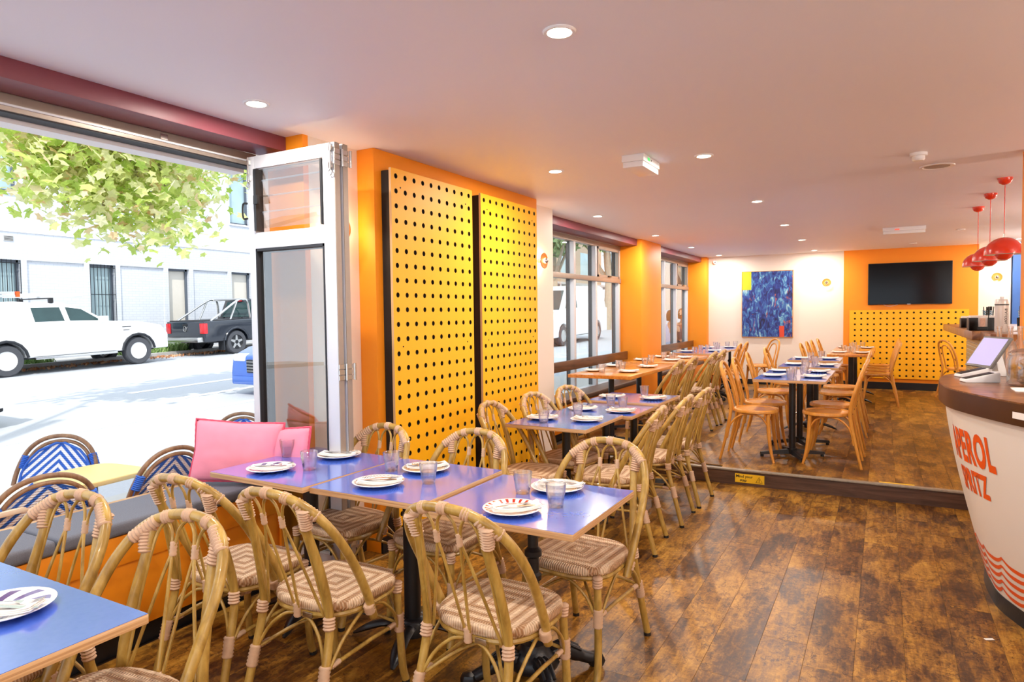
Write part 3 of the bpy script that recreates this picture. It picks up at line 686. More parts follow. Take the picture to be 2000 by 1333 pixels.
# ================================================================== CHAIRS
def sup(th, a, b, e=3.0, trap=0.0):
    c, s = math.cos(th), math.sin(th)
    x = math.copysign(abs(c) ** (2 / e), c) * a; y = math.copysign(abs(s) ** (2 / e), s) * b
    return x * (1 + trap * y / b), y
def seat_mb(a, b, prof, e=3.0, trap=0.05, n=36):
    m = MB(); vs = []; fs = []
    for (s, z) in prof:
        for k in range(n):
            x, y = sup(2 * math.pi * k / n, a * s, b * s, e, trap); vs.append((x, y, z))
    for i in range(len(prof) - 1):
        for k in range(n): fs.append((i * n + k, i * n + (k + 1) % n, (i + 1) * n + (k + 1) % n, (i + 1) * n + k))
    fs.append(tuple(range(n - 1, -1, -1))); fs.append(tuple((len(prof) - 1) * n + k for k in range(n)))
    return m.add(vs, fs)
def mirror(pts, s): return [(p[0] * s, p[1], p[2]) for p in pts]
def make_rattan():
    t = thing('rattan_chair', '', 'chair')
    seat_mb(0.205, 0.20, [(0.9, 0.423), (0.97, 0.428), (1.0, 0.441), (0.985, 0.456), (0.95, 0.464), (0.8, 0.466), (0.4, 0.464)]).build('seat', SEATW, t, angle=60)
    m = MB(); m.tube([sup(2 * math.pi * k / 32, 0.192, 0.187, 3.0, 0.05) + (0.417,) for k in range(32)], 0.0115, 8, closed=True); m.build('seat_frame', RATTAN, t)
    half = [(0.213, -0.03, 0.375), (0.222, -0.07, 0.47), (0.228, -0.15, 0.62), (0.218, -0.225, 0.74), (0.175, -0.285, 0.83), (0.10, -0.318, 0.877)]
    hoop = half + [(0, -0.328, 0.89)] + mirror(half[::-1], -1)
    m = MB(); m.tube(spline(hoop, 5), 0.0166, 10); m.build('back_hoop', RATTAN, t, angle=60)
    class BD:
        def wrap(self, *a, **k): q_ = MB(); q_.wrap(*a, **k); q_.build('binding', BOUND, t, angle=60)
    bd = BD()
    def BRC(*a): q_ = MB(); q_.tube(*a); q_.build('brace', RATTAN, t, angle=60)
    for s in (-1, 1):
        leg = mirror([(0.172, 0.160, 0.415), (0.178, 0.168, 0.25), (0.182, 0.178, 0.08), (0.184, 0.195, 0.012)], s)
        o = MB(); o.tube(spline(leg, 3), [0.0158] * 10, 10); l = o.build('leg', RATTAN, t, angle=60)
        c = MB(); c.tube([Vector(leg[-1]) + Vector((0, 0, 0.004)), (leg[-1][0], leg[-1][1], 0)], 0.0168, 10); c.build('foot_cap', BLACKP, l)
        post = mirror([(0.188, -0.312, 0.012), (0.176, -0.255, 0.22), (0.166, -0.208, 0.42), (0.154, -0.235, 0.60), (0.138, -0.278, 0.75), (0.132, -0.302, 0.835)], s)
        o = MB(); o.tube(spline(post, 4), 0.0160, 10); l = o.build('leg', RATTAN, t, angle=60)
        c = MB(); c.tube([(post[0][0], post[0][1] + .001, 0.016), (post[0][0], post[0][1], 0)], 0.0168, 10); c.build('foot_cap', BLACKP, l)
        q = lambda *p: mirror([p], s)[0]
        bd.wrap(q(0.140, -0.282, 0.768), q(0.150, -0.302, 0.846), 0.0188, 8, r1=0.0245)
        bd.wrap(q(0.186, -0.272, 0.812), q(0.118, -0.310, 0.866), 0.0192, 8)
        bd.wrap(q(0.172, 0.160, 0.385), q(0.174, 0.163, 0.43), 0.0185, 4); bd.wrap(q(0.177, 0.168, 0.225), q(0.178, 0.165, 0.30), 0.0182, 6)
        bd.wrap(q(0.168, -0.215, 0.39), q(0.165, -0.210, 0.435), 0.0190, 4); bd.wrap(q(0.178, -0.262, 0.20), q(0.172, -0.243, 0.275), 0.0182, 6)
        bd.wrap(q(0.216, -0.05, 0.40), q(0.219, -0.065, 0.435), 0.0185, 3)
        bd.wrap(q(0.045, -0.299, 0.765), q(0.045, -0.306, 0.808), 0.0095, 4)
        bd.wrap(q(0.098, -0.317, 0.874), q(0.070, -0.322, 0.882), 0.0188, 3)
        BRC([q(0.176, 0.150, 0.262), q(0.175, 0.0, 0.266), q(0.176, -0.235, 0.262)], 0.008, 7)
        BRC(spline([q(0.176, 0.16, 0.235), q(0.19, 0.12, 0.32), q(0.194, 0.05, 0.39), q(0.192, 0.0, 0.41)], 4), 0.0065, 7)
        BRC(spline([q(0.18, -0.25, 0.235), q(0.188, -0.18, 0.33), q(0.192, -0.10, 0.39), q(0.19, -0.05, 0.41)], 4), 0.0065, 7)
        BRC(spline([q(0.176, 0.166, 0.245), q(0.13, 0.175, 0.34), q(0.07, 0.182, 0.395), q(0.02, 0.185, 0.41)], 4), 0.0065, 7)
        BRC(spline([q(0.176, -0.25, 0.245), q(0.13, -0.22, 0.34), q(0.07, -0.20, 0.395), q(0.02, -0.195, 0.41)], 4), 0.0065, 7)
        BRC(spline([q(0.174, 0.16, 0.262), q(0.08, 0.07, 0.325), q(0.0, -0.03, 0.34), q(-0.08, -0.13, 0.325), q(-0.172, -0.24, 0.262)], 4), 0.0065, 7)
        bd.wrap(q(0.176, -0.22, 0.262), q(0.176, -0.175, 0.264), 0.0095, 4); bd.wrap(q(0.176, 0.14, 0.264), q(0.176, 0.10, 0.264), 0.0095, 3)
    bd.wrap((-0.017, -0.327, 0.8885), (0.017, -0.327, 0.8885), 0.0188, 3)
    bd.wrap((0, -0.198, 0.40), (0, -0.200, 0.452), 0.0135, 4); bd.wrap((-0.02, -0.02, 0.338), (0.02, -0.04, 0.338), 0.014, 4)
    def cane(pts):
        m = MB(); m.tube(spline(pts, 5), 0.0055, 6); m.build('spindle', RATTAN, t, angle=60)
    for s in (-1, 1):
        cane(mirror([(0.150, -0.207, 0.43), (0.134, -0.26, 0.66), (0.118, -0.292, 0.79), (0.108, -0.308, 0.838), (0.084, -0.316, 0.862), (0.060, -0.312, 0.838), (0.049, -0.302, 0.79), (0.033, -0.27, 0.68), (0.008, -0.200, 0.43)], s))
    cane([(-0.138, -0.207, 0.43), (-0.072, -0.27, 0.68), (-0.042, -0.302, 0.79), (-0.030, -0.314, 0.845), (0, -0.321, 0.872), (0.030, -0.314, 0.845), (0.042, -0.302, 0.79), (0.072, -0.27, 0.68), (0.138, -0.207, 0.43)])
    boxobj('metal_tag', (0.03, 0.075, -0.206, -0.199, 0.408, 0.426), STEEL, t, 0.002)
    return t
def make_bentwood(cane=True):
    t = thing('bentwood_chair', '', 'chair')
    seat_mb(0.205, 0.20, [(0.94, 0.436), (1.0, 0.441), (1.0, 0.462), (0.97, 0.468), (0.86, 0.468), (0.84, 0.461), (0.4, 0.460)], e=2.2, trap=0.03).build('seat', HONEY, t, angle=50)
    half = [(0.187, -0.285, 0.0), (0.176, -0.235, 0.22), (0.170, -0.195, 0.45), (0.176, -0.215, 0.60), (0.165, -0.255, 0.74), (0.115, -0.292, 0.85)]
    pts = spline(half + [(0, -0.306, 0.888)] + mirror(half[::-1], -1), 5); n = len(pts)
    rr = [0.0115 + 0.004 * min(1, min(i, n - 1 - i) / 8) for i in range(n)]
    m = MB(); m.tube(pts, rr, 9); m.build('back_hoop', HONEY, t, angle=60)
    half = [(0.105, -0.182, 0.455), (0.108, -0.205, 0.58), (0.098, -0.245, 0.71), (0.065, -0.272, 0.79)]
    m = MB(); m.tube(spline(half + [(0, -0.280, 0.815)] + mirror(half[::-1], -1), 5), 0.0105, 8); m.build('inner_hoop', HONEY, t, angle=60)
    for s in (-1, 1):
        m = MB(); m.tube(spline(mirror([(0.140, 0.125, 0.44), (0.148, 0.135, 0.25), (0.158, 0.155, 0.1), (0.168, 0.180, 0.0)], s), 3), [0.018, 0.018, 0.0175, 0.017, 0.016, 0.015, 0.014, 0.013, 0.012, 0.0115], 9); m.build('leg', HONEY, t, angle=60)
        m = MB(); m.tube(spline(mirror([(0.174, -0.225, 0.20), (0.172, -0.195, 0.33), (0.168, -0.11, 0.415), (0.16, 0.0, 0.428), (0.152, 0.075, 0.40), (0.147, 0.118, 0.34)], s), 5), 0.0085, 8); m.build('brace', HONEY, t, angle=60)
    m = MB(); m.tube(spline([(0.145, 0.13, 0.30), (0.11, 0.125, 0.40), (0, 0.12, 0.428), (-0.11, 0.125, 0.40), (-0.145, 0.13, 0.30)], 5), 0.0085, 8); m.build('brace', HONEY, t, angle=60)
    for s in (-1, 1):
        m = MB(); m.lathe([(0.006, 0), (0.006, 0.003), (0.0001, 0.004)], 8, mat=Matrix.Translation((s * 0.17, -0.213, 0.47)) @ Matrix.Rotation(R(90), 4, 'X')); m.build('screw', DARK, t)
    return t
def make_bistro():
    t = thing('bistro_chair', '', 'chair')
    BLUEB = MATS.get('blue_binding') or plain('blue_binding', '2f66c8', 0.6, var=0.12, scale=60)
    seat_mb(0.21, 0.20, [(0.95, 0.43), (1.0, 0.441), (0.97, 0.458), (0.8, 0.463), (0.4, 0.461)]).build('seat', BLUEW, t, angle=60)
    half = [(0.20, -0.12, 0.42), (0.235, -0.175, 0.56), (0.235, -0.225, 0.68), (0.19, -0.262, 0.80), (0.11, -0.28, 0.868)]
    top = half + [(0, -0.286, 0.89)] + mirror(half[::-1], -1)
    m = MB(); m.tube(spline(top, 5), 0.0135, 9); m.build('back_hoop', BISTRO, t, angle=60)
    inner = [(x * 0.88, y - 0.004, 0.45 + (z - 0.45) * 0.925) for x, y, z in top]
    m = MB(); m.tube(spline(inner, 5), 0.011, 9); m.build('inner_hoop', BISTRO, t, angle=60)
    m = MB(); rows = 9; cols = 13; vs = []; fs = []
    for j in range(rows):
        v = j / (rows - 1); z = 0.50 + v * 0.345; y = -0.15 - v * 0.128; zz = (0.845 - z) / 0.345
        hw = 0.205 * math.sqrt(max(0.02, 1 - (1 - min(1, zz / 0.62)) ** 2.2)) * (0.92 + 0.08 * min(1, zz * 2))
        for i in range(cols): u = i / (cols - 1) * 2 - 1; vs.append((u * hw, y - 0.012 * (1 - u * u), z))
    for j in range(rows - 1):
        for i in range(cols - 1): fs.append((j * cols + i, j * cols + i + 1, (j + 1) * cols + i + 1, (j + 1) * cols + i))
    m.add(vs, fs); n = len(vs); m.add([(x, y - 0.006, z) for x, y, z in vs], [f[::-1] for f in fs])
    m.build('woven_back', BLUEW, t, angle=80)
    b = MB(); e = [(x * 1.0, y, z) for x, y, z in [(vs[j * cols][0], vs[j * cols][1], vs[j * cols][2]) for j in range(rows)]]
    edge = e + [(vs[(rows - 1) * cols + i]) for i in range(1, cols - 1)] + mirror(e[::-1], -1)
    b.tube(edge, 0.008, 6)
    for s in (-1, 1):
        b.wrap((s * 0.222, -0.245, 0.70), (s * 0.195, -0.262, 0.775), 0.022, 8); b.wrap((s * 0.205, -0.14, 0.44), (s * 0.22, -0.16, 0.50), 0.021, 6)
    b.build('binding', BLUEB, t, angle=60)
    for s in (-1, 1):
        for p in ([(0.17, 0.16, 0.43), (0.185, 0.19, 0.0)], [(0.19, -0.13, 0.44), (0.20, -0.24, 0.0)]):
            m = MB(); m.tube(mirror(p, s), 0.0135, 8); m.build('leg', BISTRO, t, angle=60)
    m = MB(); m.tube([sup(2 * math.pi * k / 24, 0.19, 0.18, 2.6, 0.04) + (0.20,) for k in range(24)], 0.008, 7, closed=True); m.build('stretcher', BISTRO, t, angle=60)
    return t

N_, E_, S_, W_ = 0.0, R(-90), R(180), R(90)      # direction the sitter faces: +Y, +X, -Y, -X
def ch(key, mk, seat, face, label, grp, z=0.0): return place(key, mk, (seat[0], seat[1], z), face, label, grp)
RC = 'rattan chairs'
for (x, y, f, lb) in [
    (-2.39, 0.94, S_ + R(7), 'rattan chair at the left edge behind the near table, before the tweed bench'),
    (-1.83, 0.96, S_ + R(7), 'rattan chair at the near table corner, seat cut by the photo bottom'),
    (-2.37, 1.88, N_ + R(4), 'leftmost of three rattan chairs with backs to camera at the front row'),
    (-1.87, 1.90, N_ + R(1), 'middle one of three rattan chairs with backs to camera at the front row'),
    (-1.20, 2.03, N_ + R(-2), 'rightmost of three rattan chairs with backs to camera at the front row'),
    (-2.41, 2.52, S_ + R(-5), 'rattan chair on the front row far side, before the glass door edge'),
    (-1.85, 2.59, S_ + R(-2), 'rattan chair on the front row far side, before the nearer yellow board'),
    (-1.16, 2.65, S_ + R(-5), 'rattan chair at the right end of the front row far side, by the aisle'),
    (-2.04, 3.89, E_ + R(4), 'nearest rattan chair on the wall side of the second row, against the yellow boards'),
    (-2.01, 4.42, E_ + R(-5), 'second rattan chair on the wall side of the second row, before the farther board'),
    (-1.97, 4.93, E_ + R(-10), 'third rattan chair on the wall side of the second row, by the cream wall'),
    (-1.54, 4.08, W_ + R(6), 'nearest rattan chair on the aisle side of the second row'),
    (-1.53, 4.73, W_ + R(2), 'middle rattan chair on the aisle side of the second row'),
    (-1.52, 5.26, W_ + R(-2), 'farthest rattan chair on the aisle side of the second row, just before the step')]:
    ch('rattan', make_rattan, (x, y), f, lb, RC)
for (x, y, lb) in [(-2.04, 6.42, 'nearest rattan chair on the raised floor, at the wooden table by the window'), (-2.04, 6.98, 'second rattan chair on the raised floor at the wooden tables'),
                   (-2.03, 7.88, 'third rattan chair on the raised floor at the wooden tables'), (-2.02, 8.34, 'fourth and farthest rattan chair on the raised floor')]:
    ch('rattan', make_rattan, (x, y), W_ + R(3), lb, RC, RZ)
BC = 'honey bentwood chairs'
for (x, y, f, lb) in [
    (-1.03, 6.47, E_, 'nearest bentwood chair on the left of the centre tables, by the step'), (-1.03, 7.02, E_, 'second bentwood chair on the left of the centre tables'),
    (-1.08, 8.05, E_ + R(5), 'third bentwood chair on the left of the centre tables'), (-1.03, 9.05, E_, 'fourth bentwood chair on the left of the centre tables, against the white wall'),
    (-0.44, 6.56, W_, 'nearest bentwood chair on the right of the centre tables, cane seat, by the step'), (-0.43, 7.12, W_, 'second bentwood chair on the right of the centre tables'),
    (-0.43, 8.15, W_, 'third bentwood chair on the right of the centre tables'), (-0.43, 8.78, W_, 'fourth bentwood chair on the right of the centre tables'),
    (-0.74, 10.35, E_, 'nearest bentwood chair on the left of the rear wooden tables'), (-0.72, 10.98, E_, 'second bentwood chair on the left of the rear wooden tables'),
    (-0.70, 11.5, E_, 'third bentwood chair on the left of the rear wooden tables'), (-0.66, 12.15, E_, 'farthest bentwood chair on the left of the rear wooden tables'),
    (-0.09, 10.82, W_, 'nearest bentwood chair on the right of the rear wooden tables, by the yellow wall board'), (-0.09, 11.36, W_, 'second bentwood chair on the right of the rear wooden tables'),
    (-0.09, 11.9, W_, 'third bentwood chair on the right of the rear wooden tables'), (-0.09, 12.4, W_, 'farthest bentwood chair on the right of the rear wooden tables'),
    (-2.13, 10.1, W_, 'nearest bentwood chair at the far blue window table'), (-2.13, 10.65, W_, 'second bentwood chair at the far blue window table'),
    (-1.82, 11.75, S_ + R(-50), 'bentwood chair turned outwards below the blue painting'), (1.05, 12.1, E_ + R(30), 'bentwood chair half hidden between the yellow wall board and the bar')]:
    ch('bentwood', make_bentwood, (x, y), f, lb, BC, RZ)

# ================================================================== TABLES
def base(kind, t, H, dx=0, dy=0, metal=None):
    metal = metal or BLACK; b = MB(); p = MB(); T = Matrix.Translation((dx, dy, 0))
    if kind == 'ornate':
        p.lathe([(0.05, 0.10), (0.04, 0.14), (0.024, 0.18), (0.024, 0.40), (0.034, 0.41), (0.034, 0.43), (0.024, 0.44), (0.024, 0.50), (0.036, 0.51), (0.036, 0.53), (0.022, 0.545), (0.022, H - 0.02)], 16, mat=T)
        b.lathe([(0.09, 0.045), (0.10, 0.07), (0.085, 0.10), (0.06, 0.12), (0.055, 0.15), (0.035, 0.16)], 20, mat=T, fac=lambda k, z: 1 + 0.06 * (k % 2))
        for k in range(4):
            M = T @ Matrix.Rotation(R(45 + 90 * k), 4, 'Z')
            b.tube(spline([(0.06, 0, 0.08), (0.13, 0, 0.095), (0.20, 0, 0.06), (0.255, 0, 0.038)], 4), [0.034] * 4 + [0.032] * 4 + [0.026] * 4 + [0.024], 8, mat=M)
            b.lathe([(0.0001, 0), (0.028, 0.008), (0.036, 0.03), (0.026, 0.055), (0.0001, 0.062)], 10, o=(0.275, 0, 0), mat=M, fac=lambda k, z: 1 + 0.12 * (k % 2))
            for q in (-0.02, 0.0, 0.02): b.tube(spline([(0.07, q, 0.11), (0.13, q, 0.125), (0.2, q, 0.09)], 3), 0.007, 5, mat=M)
    elif kind == 'arch':
        p.lathe([(0.038, 0.09), (0.038, H - 0.02)], 20, mat=T)
        b.lathe([(0.065, 0.03), (0.065, 0.09), (0.045, 0.11)], 20, mat=T)
        for k in range(4):
            M = T @ Matrix.Rotation(R(20 + 90 * k), 4, 'Z')
            b.tube(spline([(0.02, 0, 0.075), (0.12, 0, 0.075), (0.21, 0, 0.05), (0.29, 0, 0.012)], 4), [0.034] * 5 + [0.032] * 4 + [0.028, 0.024, 0.018, 0.008], 8, flat=0.5, mat=M)
    elif kind == 'cross':
        p.lathe([(0.03, 0.05), (0.03, H - 0.02)], 20, mat=T)
        for k in range(4):
            M = T @ Matrix.Rotation(R(25 + 90 * k), 4, 'Z')
            b.add([(0, -.028, 0.03), (0, .028, 0.03), (0.29, .022, 0.022), (0.29, -.022, 0.022), (0, -.02, 0.075), (0, .02, 0.075), (0.29, .016, 0.045), (0.29, -.016, 0.045)],
                  [(0, 3, 2, 1), (4, 5, 6, 7), (0, 1, 5, 4), (1, 2, 6, 5), (2, 3, 7, 6), (3, 0, 4, 7)], mat=M)
            b.lathe([(0.016, 0), (0.016, 0.024)], 10, o=(0.275, 0, 0), mat=M)
        b.lathe([(0.045, 0.03), (0.045, 0.085)], 16, mat=T)
    p.build('pole', BLACK, t, angle=30); b.build('base', metal, t, angle=50)
    m = MB(); m.box(dx - 0.15, dx + 0.15, dy - 0.025, dy + 0.025, H - 0.02, H); m.box(dx - 0.025, dx + 0.025, dy - 0.15, dy + 0.15, H - 0.02, H); m.build('top_bracket', BLACK, t)
def table(label, x0, x1, y0, y1, top, kind, z=0.0, rz=0.0, wood_=False, bases=((0, 0),), grp=None, metal=None):
    cx, cy = (x0 + x1) / 2, (y0 + y1) / 2; w, d = (x1 - x0) / 2, (y1 - y0) / 2; H = top - z
    t = thing('dining_table', label, 'table', (cx, cy, z), rz, grp)
    if wood_: boxobj('tabletop', (-w, w, -d, d, H - 0.035, H), BUTCHER, t, 0.003)
    else:
        boxobj('tabletop', (-w, w, -d, d, H - 0.026, H - 0.0012), PLY, t, 0.001)
        boxobj('laminate', (-w + .001, w - .001, -d + .001, d - .001, H - 0.0012, H), LAMI, t)
    for dx, dy in bases: base(kind, t, H - (0.035 if wood_ else 0.026), dx, dy, metal)
    return t
table('blue laminate table at the bottom left corner, nearest the camera', -2.28, -1.635, 0.36, 1.0, 0.745, 'arch')
table('blue laminate table at the left edge, beyond the nearest one', -2.93, -2.285, 0.365, 1.005, 0.742, 'arch')
table('left blue laminate table of the front row, beside the pink pillows', -2.82, -2.19, 2.05, 2.72, 0.757, 'arch', rz=R(-1))
table('middle blue laminate table of the front row', -2.185, -1.59, 2.075, 2.73, 0.752, 'arch', rz=R(0))
table('right blue laminate table of the front row, on an ornate claw foot base', -1.57, -0.925, 2.065, 2.705, 0.738, 'ornate')
table('nearest blue laminate table of the second row, beside the yellow boards', -2.26, -1.665, 3.93, 4.63, 0.748, 'cross')
table('middle blue laminate table of the second row', -2.22, -1.60, 4.635, 5.20, 0.74, 'cross')
table('farthest blue laminate table of the second row, before the step', -2.19, -1.575, 5.21, 5.80, 0.762, 'cross')
table('long wooden butcher block table by the first window', -2.82, -2.15, 6.2, 7.82, RZ + 0.745, 'cross', RZ, wood_=True, bases=((0, -0.45), (0, 0.45)))
table('farther wooden butcher block table by the first window, next to the pillar', -2.81, -2.15, 7.9, 9.45, RZ + 0.75, 'cross', RZ, wood_=True, bases=((0, -0.4), (0, 0.4)))
table('blue laminate table by the second window, beyond the orange pillar', -2.79, -2.15, 10.0, 11.1, RZ + 0.745, 'ornate', RZ, bases=((0.15, 0),))
table('last blue laminate table along the windows, near the back wall', -2.76, -2.13, 11.15, 12.3, RZ + 0.745, 'ornate', RZ, bases=((0.15, 0),))
table('nearest blue laminate table of the centre column, at the step', -1.045, -0.435, 6.38, 6.98, RZ + 0.745, 'cross', RZ)
table('second blue laminate table of the centre column', -1.045, -0.43, 6.99, 7.6, RZ + 0.745, 'cross', RZ)
table('third blue laminate table of the centre column', -1.03, -0.42, 7.93, 8.55, RZ + 0.745, 'arch', RZ)
table('fourth blue laminate table of the centre column', -1.06, -0.46, 9.02, 9.65, RZ + 0.745, 'arch', RZ, metal=STEEL)
table('nearer wooden table in front of the television wall', -0.70, -0.12, 10.35, 11.35, RZ + 0.745, 'arch', RZ, wood_=True)
table('farther wooden table below the television', -0.69, -0.11, 11.37, 12.5, RZ + 0.745, 'arch', RZ, wood_=True)

# ================================================================== TABLEWARE
def plate_me(mat):
    m = MB(); m.lathe([(0.0001, 0.004), (0.062, 0.004), (0.070, 0.007), (0.100, 0.0165), (0.1125, 0.0185), (0.1145, 0.0175), (0.1135, 0.0155), (0.098, 0.011), (0.068, 0.0), (0.060, 0.0), (0.058, 0.002), (0.0001, 0.002)], 40)
    return m.mesh('plate', mat, angle=60)
PM = {k: plate_me(v) for k, v in dict(blue=PLB, red=PLR, plum=PLP, ochre=PLO).items()}
def napkin_mesh():
    m = MB(); L, Wd = 0.100, 0.034; n = 9; vs = []; fs = []
    for k in range(3):
        z0 = 0.003 * k + 0.001; off = 0.004 * k; vs = []; fs = []
        for i in range(n):
            u = -1 + 2 * i / (n - 1); z = z0 + 0.011 * u * u + 0.006
            for y in (-Wd + off, Wd - off * 0.3): vs += [(u * (L - off), y, z), (u * (L - off), y, z + 0.0025)]
        for i in range(n - 1):
            a = i * 4; b = a + 4
            fs += [(a, b, b + 2, a + 2), (a + 1, a + 3, b + 3, b + 1), (a, a + 1, b + 1, b), (a + 2, b + 2, b + 3, a + 3)]
        fs += [(0, 2, 3, 1), ((n - 1) * 4, (n - 1) * 4 + 1, (n - 1) * 4 + 3, (n - 1) * 4 + 2)]
        m.add(vs, fs)
    return m.mesh('napkin', PAPER, angle=50)
NAP = napkin_mesh()
def fork_mesh():
    m = MB(); T = 0.0011
    m.tube([(-0.095, 0, 0.001), (-0.05, 0, 0.004), (0.0, 0, 0.006), (0.03, 0, 0.006)], [0.0065, 0.0045, 0.0028, 0.004], 8, flat=0.35)
    m.add([(0.028, -0.004, 0.005), (0.028, 0.004, 0.005), (0.05, 0.012, 0.002), (0.05, -0.012, 0.002), (0.028, -0.004, 0.007), (0.028, 0.004, 0.007), (0.05, 0.012, 0.004), (0.05, -0.012, 0.004)],
          [(0, 3, 2, 1), (4, 5, 6, 7), (0, 1, 5, 4), (1, 2, 6, 5), (2, 3, 7, 6), (3, 0, 4, 7)])
    for y in (-0.0105, -0.0035, 0.0035, 0.0105): m.tube([(0.048, y, 0.003), (0.07, y, 0.003), (0.096, y, 0.011)], [0.0022, 0.002, 0.001], 5)
    return m.mesh('fork', STEEL, angle=50)
def knife_mesh():
    m = MB(); m.tube([(-0.10, 0, 0.004), (-0.05, 0, 0.004), (0.0, 0, 0.004)], [0.0075, 0.006, 0.0045], 8, flat=0.45)
    m.add([(0, -0.005, 0.003), (0.09, -0.008, 0.003), (0.11, 0.002, 0.003), (0.10, 0.009, 0.003), (0, 0.006, 0.003), (0, -0.005, 0.0048), (0.09, -0.008, 0.0038), (0.11, 0.002, 0.004), (0.10, 0.009, 0.0048), (0, 0.006, 0.0052)],
          [(4, 3, 2, 1, 0), (5, 6, 7, 8, 9), (0, 1, 6, 5), (1, 2, 7, 6), (2, 3, 8, 7), (3, 4, 9, 8), (4, 0, 5, 9)])
    return m.mesh('knife', STEEL, angle=50)
FK, KN = fork_mesh(), knife_mesh()
def tumbler_mesh():
    m = MB(); n = 30
    fac = lambda k, z: (1.0 if k % 3 else 0.955)
    out = [(0.0265, 0.0), (0.029, 0.003), (0.0315, 0.02), (0.0345, 0.042), (0.0362, 0.052)]
    m.lathe([(0.0001, 0.0)] + out, n, fac=lambda k, z: fac(k, z) if 0.001 < z < 0.05 else 1)
    m.lathe([(0.0362, 0.052), (0.0375, 0.056), (0.0405, 0.088), (0.0408, 0.0905), (0.0395, 0.0915), (0.0385, 0.089), (0.0358, 0.056), (0.031, 0.03), (0.0275, 0.014), (0.015, 0.011), (0.0001, 0.0105)], n)
    bm_ = m.mesh('tumbler', GLASS, angle=26); b = bmesh.new(); b.from_mesh(bm_); bmesh.ops.remove_doubles(b, verts=b.verts, dist=1e-5); bmesh.ops.recalc_face_normals(b, faces=b.faces); b.to_mesh(bm_); b.free(); return bm_
TM = tumbler_mesh()
def short(w_):
    for a_, b_ in (('at the front left of the left table in the front row', 'front left, left front row table'), ('on the far side of the', 'far side,'), ('at the front of the', 'near side,'), ('on the wall side of the', 'wall side,'), ('on the aisle side of the', 'aisle side,'), (' table in the front row', ' front row table')):
        w_ = w_.replace(a_, b_)
    return w_
def setting(x, y, z, a, style, where, cut=True, nap=True):
    where = short(where)
    p = link('plate', PM[style]); p.location = (x, y, z + 0.0005); p.rotation_euler = (0, 0, a * 1.7)
    desc = dict(blue='white plate with dark blue rim dashes', red='white plate with dark red rim bars', plum='white plate with plum stripes', ochre='plain pale plate')[style]
    tag(p, desc + ', ' + where, 'plate', 'side plates laid on the tables')
    if nap:
        o = link('napkin', NAP); o.location = (x + 0.014 + 0.018 * math.sin(a), y - 0.004 - 0.018 * math.cos(a), z + 0.0075); o.rotation_euler = (0, 0, a)
        tag(o, 'folded paper napkin on plate, ' + where, 'napkin', 'folded napkins on the plates')
    if cut:
        c, s = math.cos(a), math.sin(a)
        for me, nm, off, da in ((FK, 'fork', 0.016, 0.05), (KN, 'knife', -0.008, -0.10)):
            o = link(nm, me); o.location = (x + 0.014 + 0.018 * math.sin(a) - s * off, y - 0.004 - 0.018 * math.cos(a) + c * off, z + 0.0255); o.rotation_euler = (0, 0, a + da)
            tag(o, 'steel %s on the napkin, %s' % (nm, where), nm, '%ss on the napkins' % nm)
def glass(x, y, z, where):
    o = link('tumbler', TM); o.location = (x, y, z + 0.0006); o.rotation_euler = (0, 0, random.random() * 6)
    tag(o, 'clear faceted tumbler ' + where, 'glass', 'faceted water tumblers')
A1 = R(38)
setting(-1.98, 0.83, 0.745, A1 - R(8), 'plum', 'on the nearest table at the bottom left')
for x, y, z, a, st, wh in [
    (-2.58, 2.21, 0.757, A1, 'plum', 'at the front left of the left table in the front row'), (-2.50, 2.585, 0.757, A1 - R(15), 'ochre', 'on the far side of the left table in the front row'),
    (-1.945, 2.25, 0.752, A1, 'blue', 'at the front of the middle table in the front row'), (-1.915, 2.56, 0.752, A1 + R(190), 'blue', 'on the far side of the middle table in the front row'),
    (-1.245, 2.21, 0.738, A1 + R(8), 'red', 'at the front of the right table in the front row'), (-1.225, 2.575, 0.738, A1 + R(150), 'blue', 'on the far side of the right table in the front row'),
    (-2.12, 4.22, 0.748, A1 - R(20), 'ochre', 'on the wall side of the nearest second row table'), (-1.80, 4.27, 0.748, A1 + R(160), 'ochre', 'on the aisle side of the nearest second row table'),
    (-2.06, 4.80, 0.74, A1, 'ochre', 'on the wall side of the middle second row table'), (-1.745, 4.80, 0.74, A1 + R(150), 'blue', 'on the aisle side of the middle second row table'),
    (-2.06, 5.45, 0.762, A1 - R(10), 'ochre', 'on the wall side of the farthest second row table'), (-1.70, 5.47, 0.762, A1 + R(170), 'red', 'on the aisle side of the farthest second row table')]:
    setting(x, y, z, a, st, wh)
for x, y, z, wh in [(-2.755, 2.47, 0.757, 'nearest the pink pillows on the front row'), (-2.42, 2.30, 0.757, 'at the right of the left table in the front row'),
                    (-2.06, 2.48, 0.752, 'at the far left of the middle table in the front row'), (-1.76, 2.37, 0.752, 'at the right of the middle table in the front row'),
                    (-1.33, 2.455, 0.738, 'at the far left of the right table in the front row'), (-1.12, 2.34, 0.738, 'at the right end of the front row, nearest the aisle'),
                    (-2.03, 4.06, 0.748, 'at the front of the nearest second row table'), (-1.955, 4.47, 0.748, 'at the back of the nearest second row table'),
                    (-1.80, 5.0, 0.74, 'on the aisle side of the middle second row table'), (-1.93, 5.08, 0.74, 'on the wall side of the middle second row table'),
                    (-1.83, 5.64, 0.762, 'at the back of the farthest second row table')]: glass(x, y, z, wh)
ZT = RZ + 0.745
for x, y, a, st, wh in [(-2.70, 6.62, 30, 'ochre', 'front left on the long wooden table'), (-2.72, 7.28, 20, 'ochre', 'back left on the long wooden table'), (-2.32, 6.62, 200, 'blue', 'front right on the long wooden table'), (-2.33, 7.30, 190, 'plum', 'back right on the long wooden table')]:
    setting(x, y, ZT, R(a), st, wh, False)
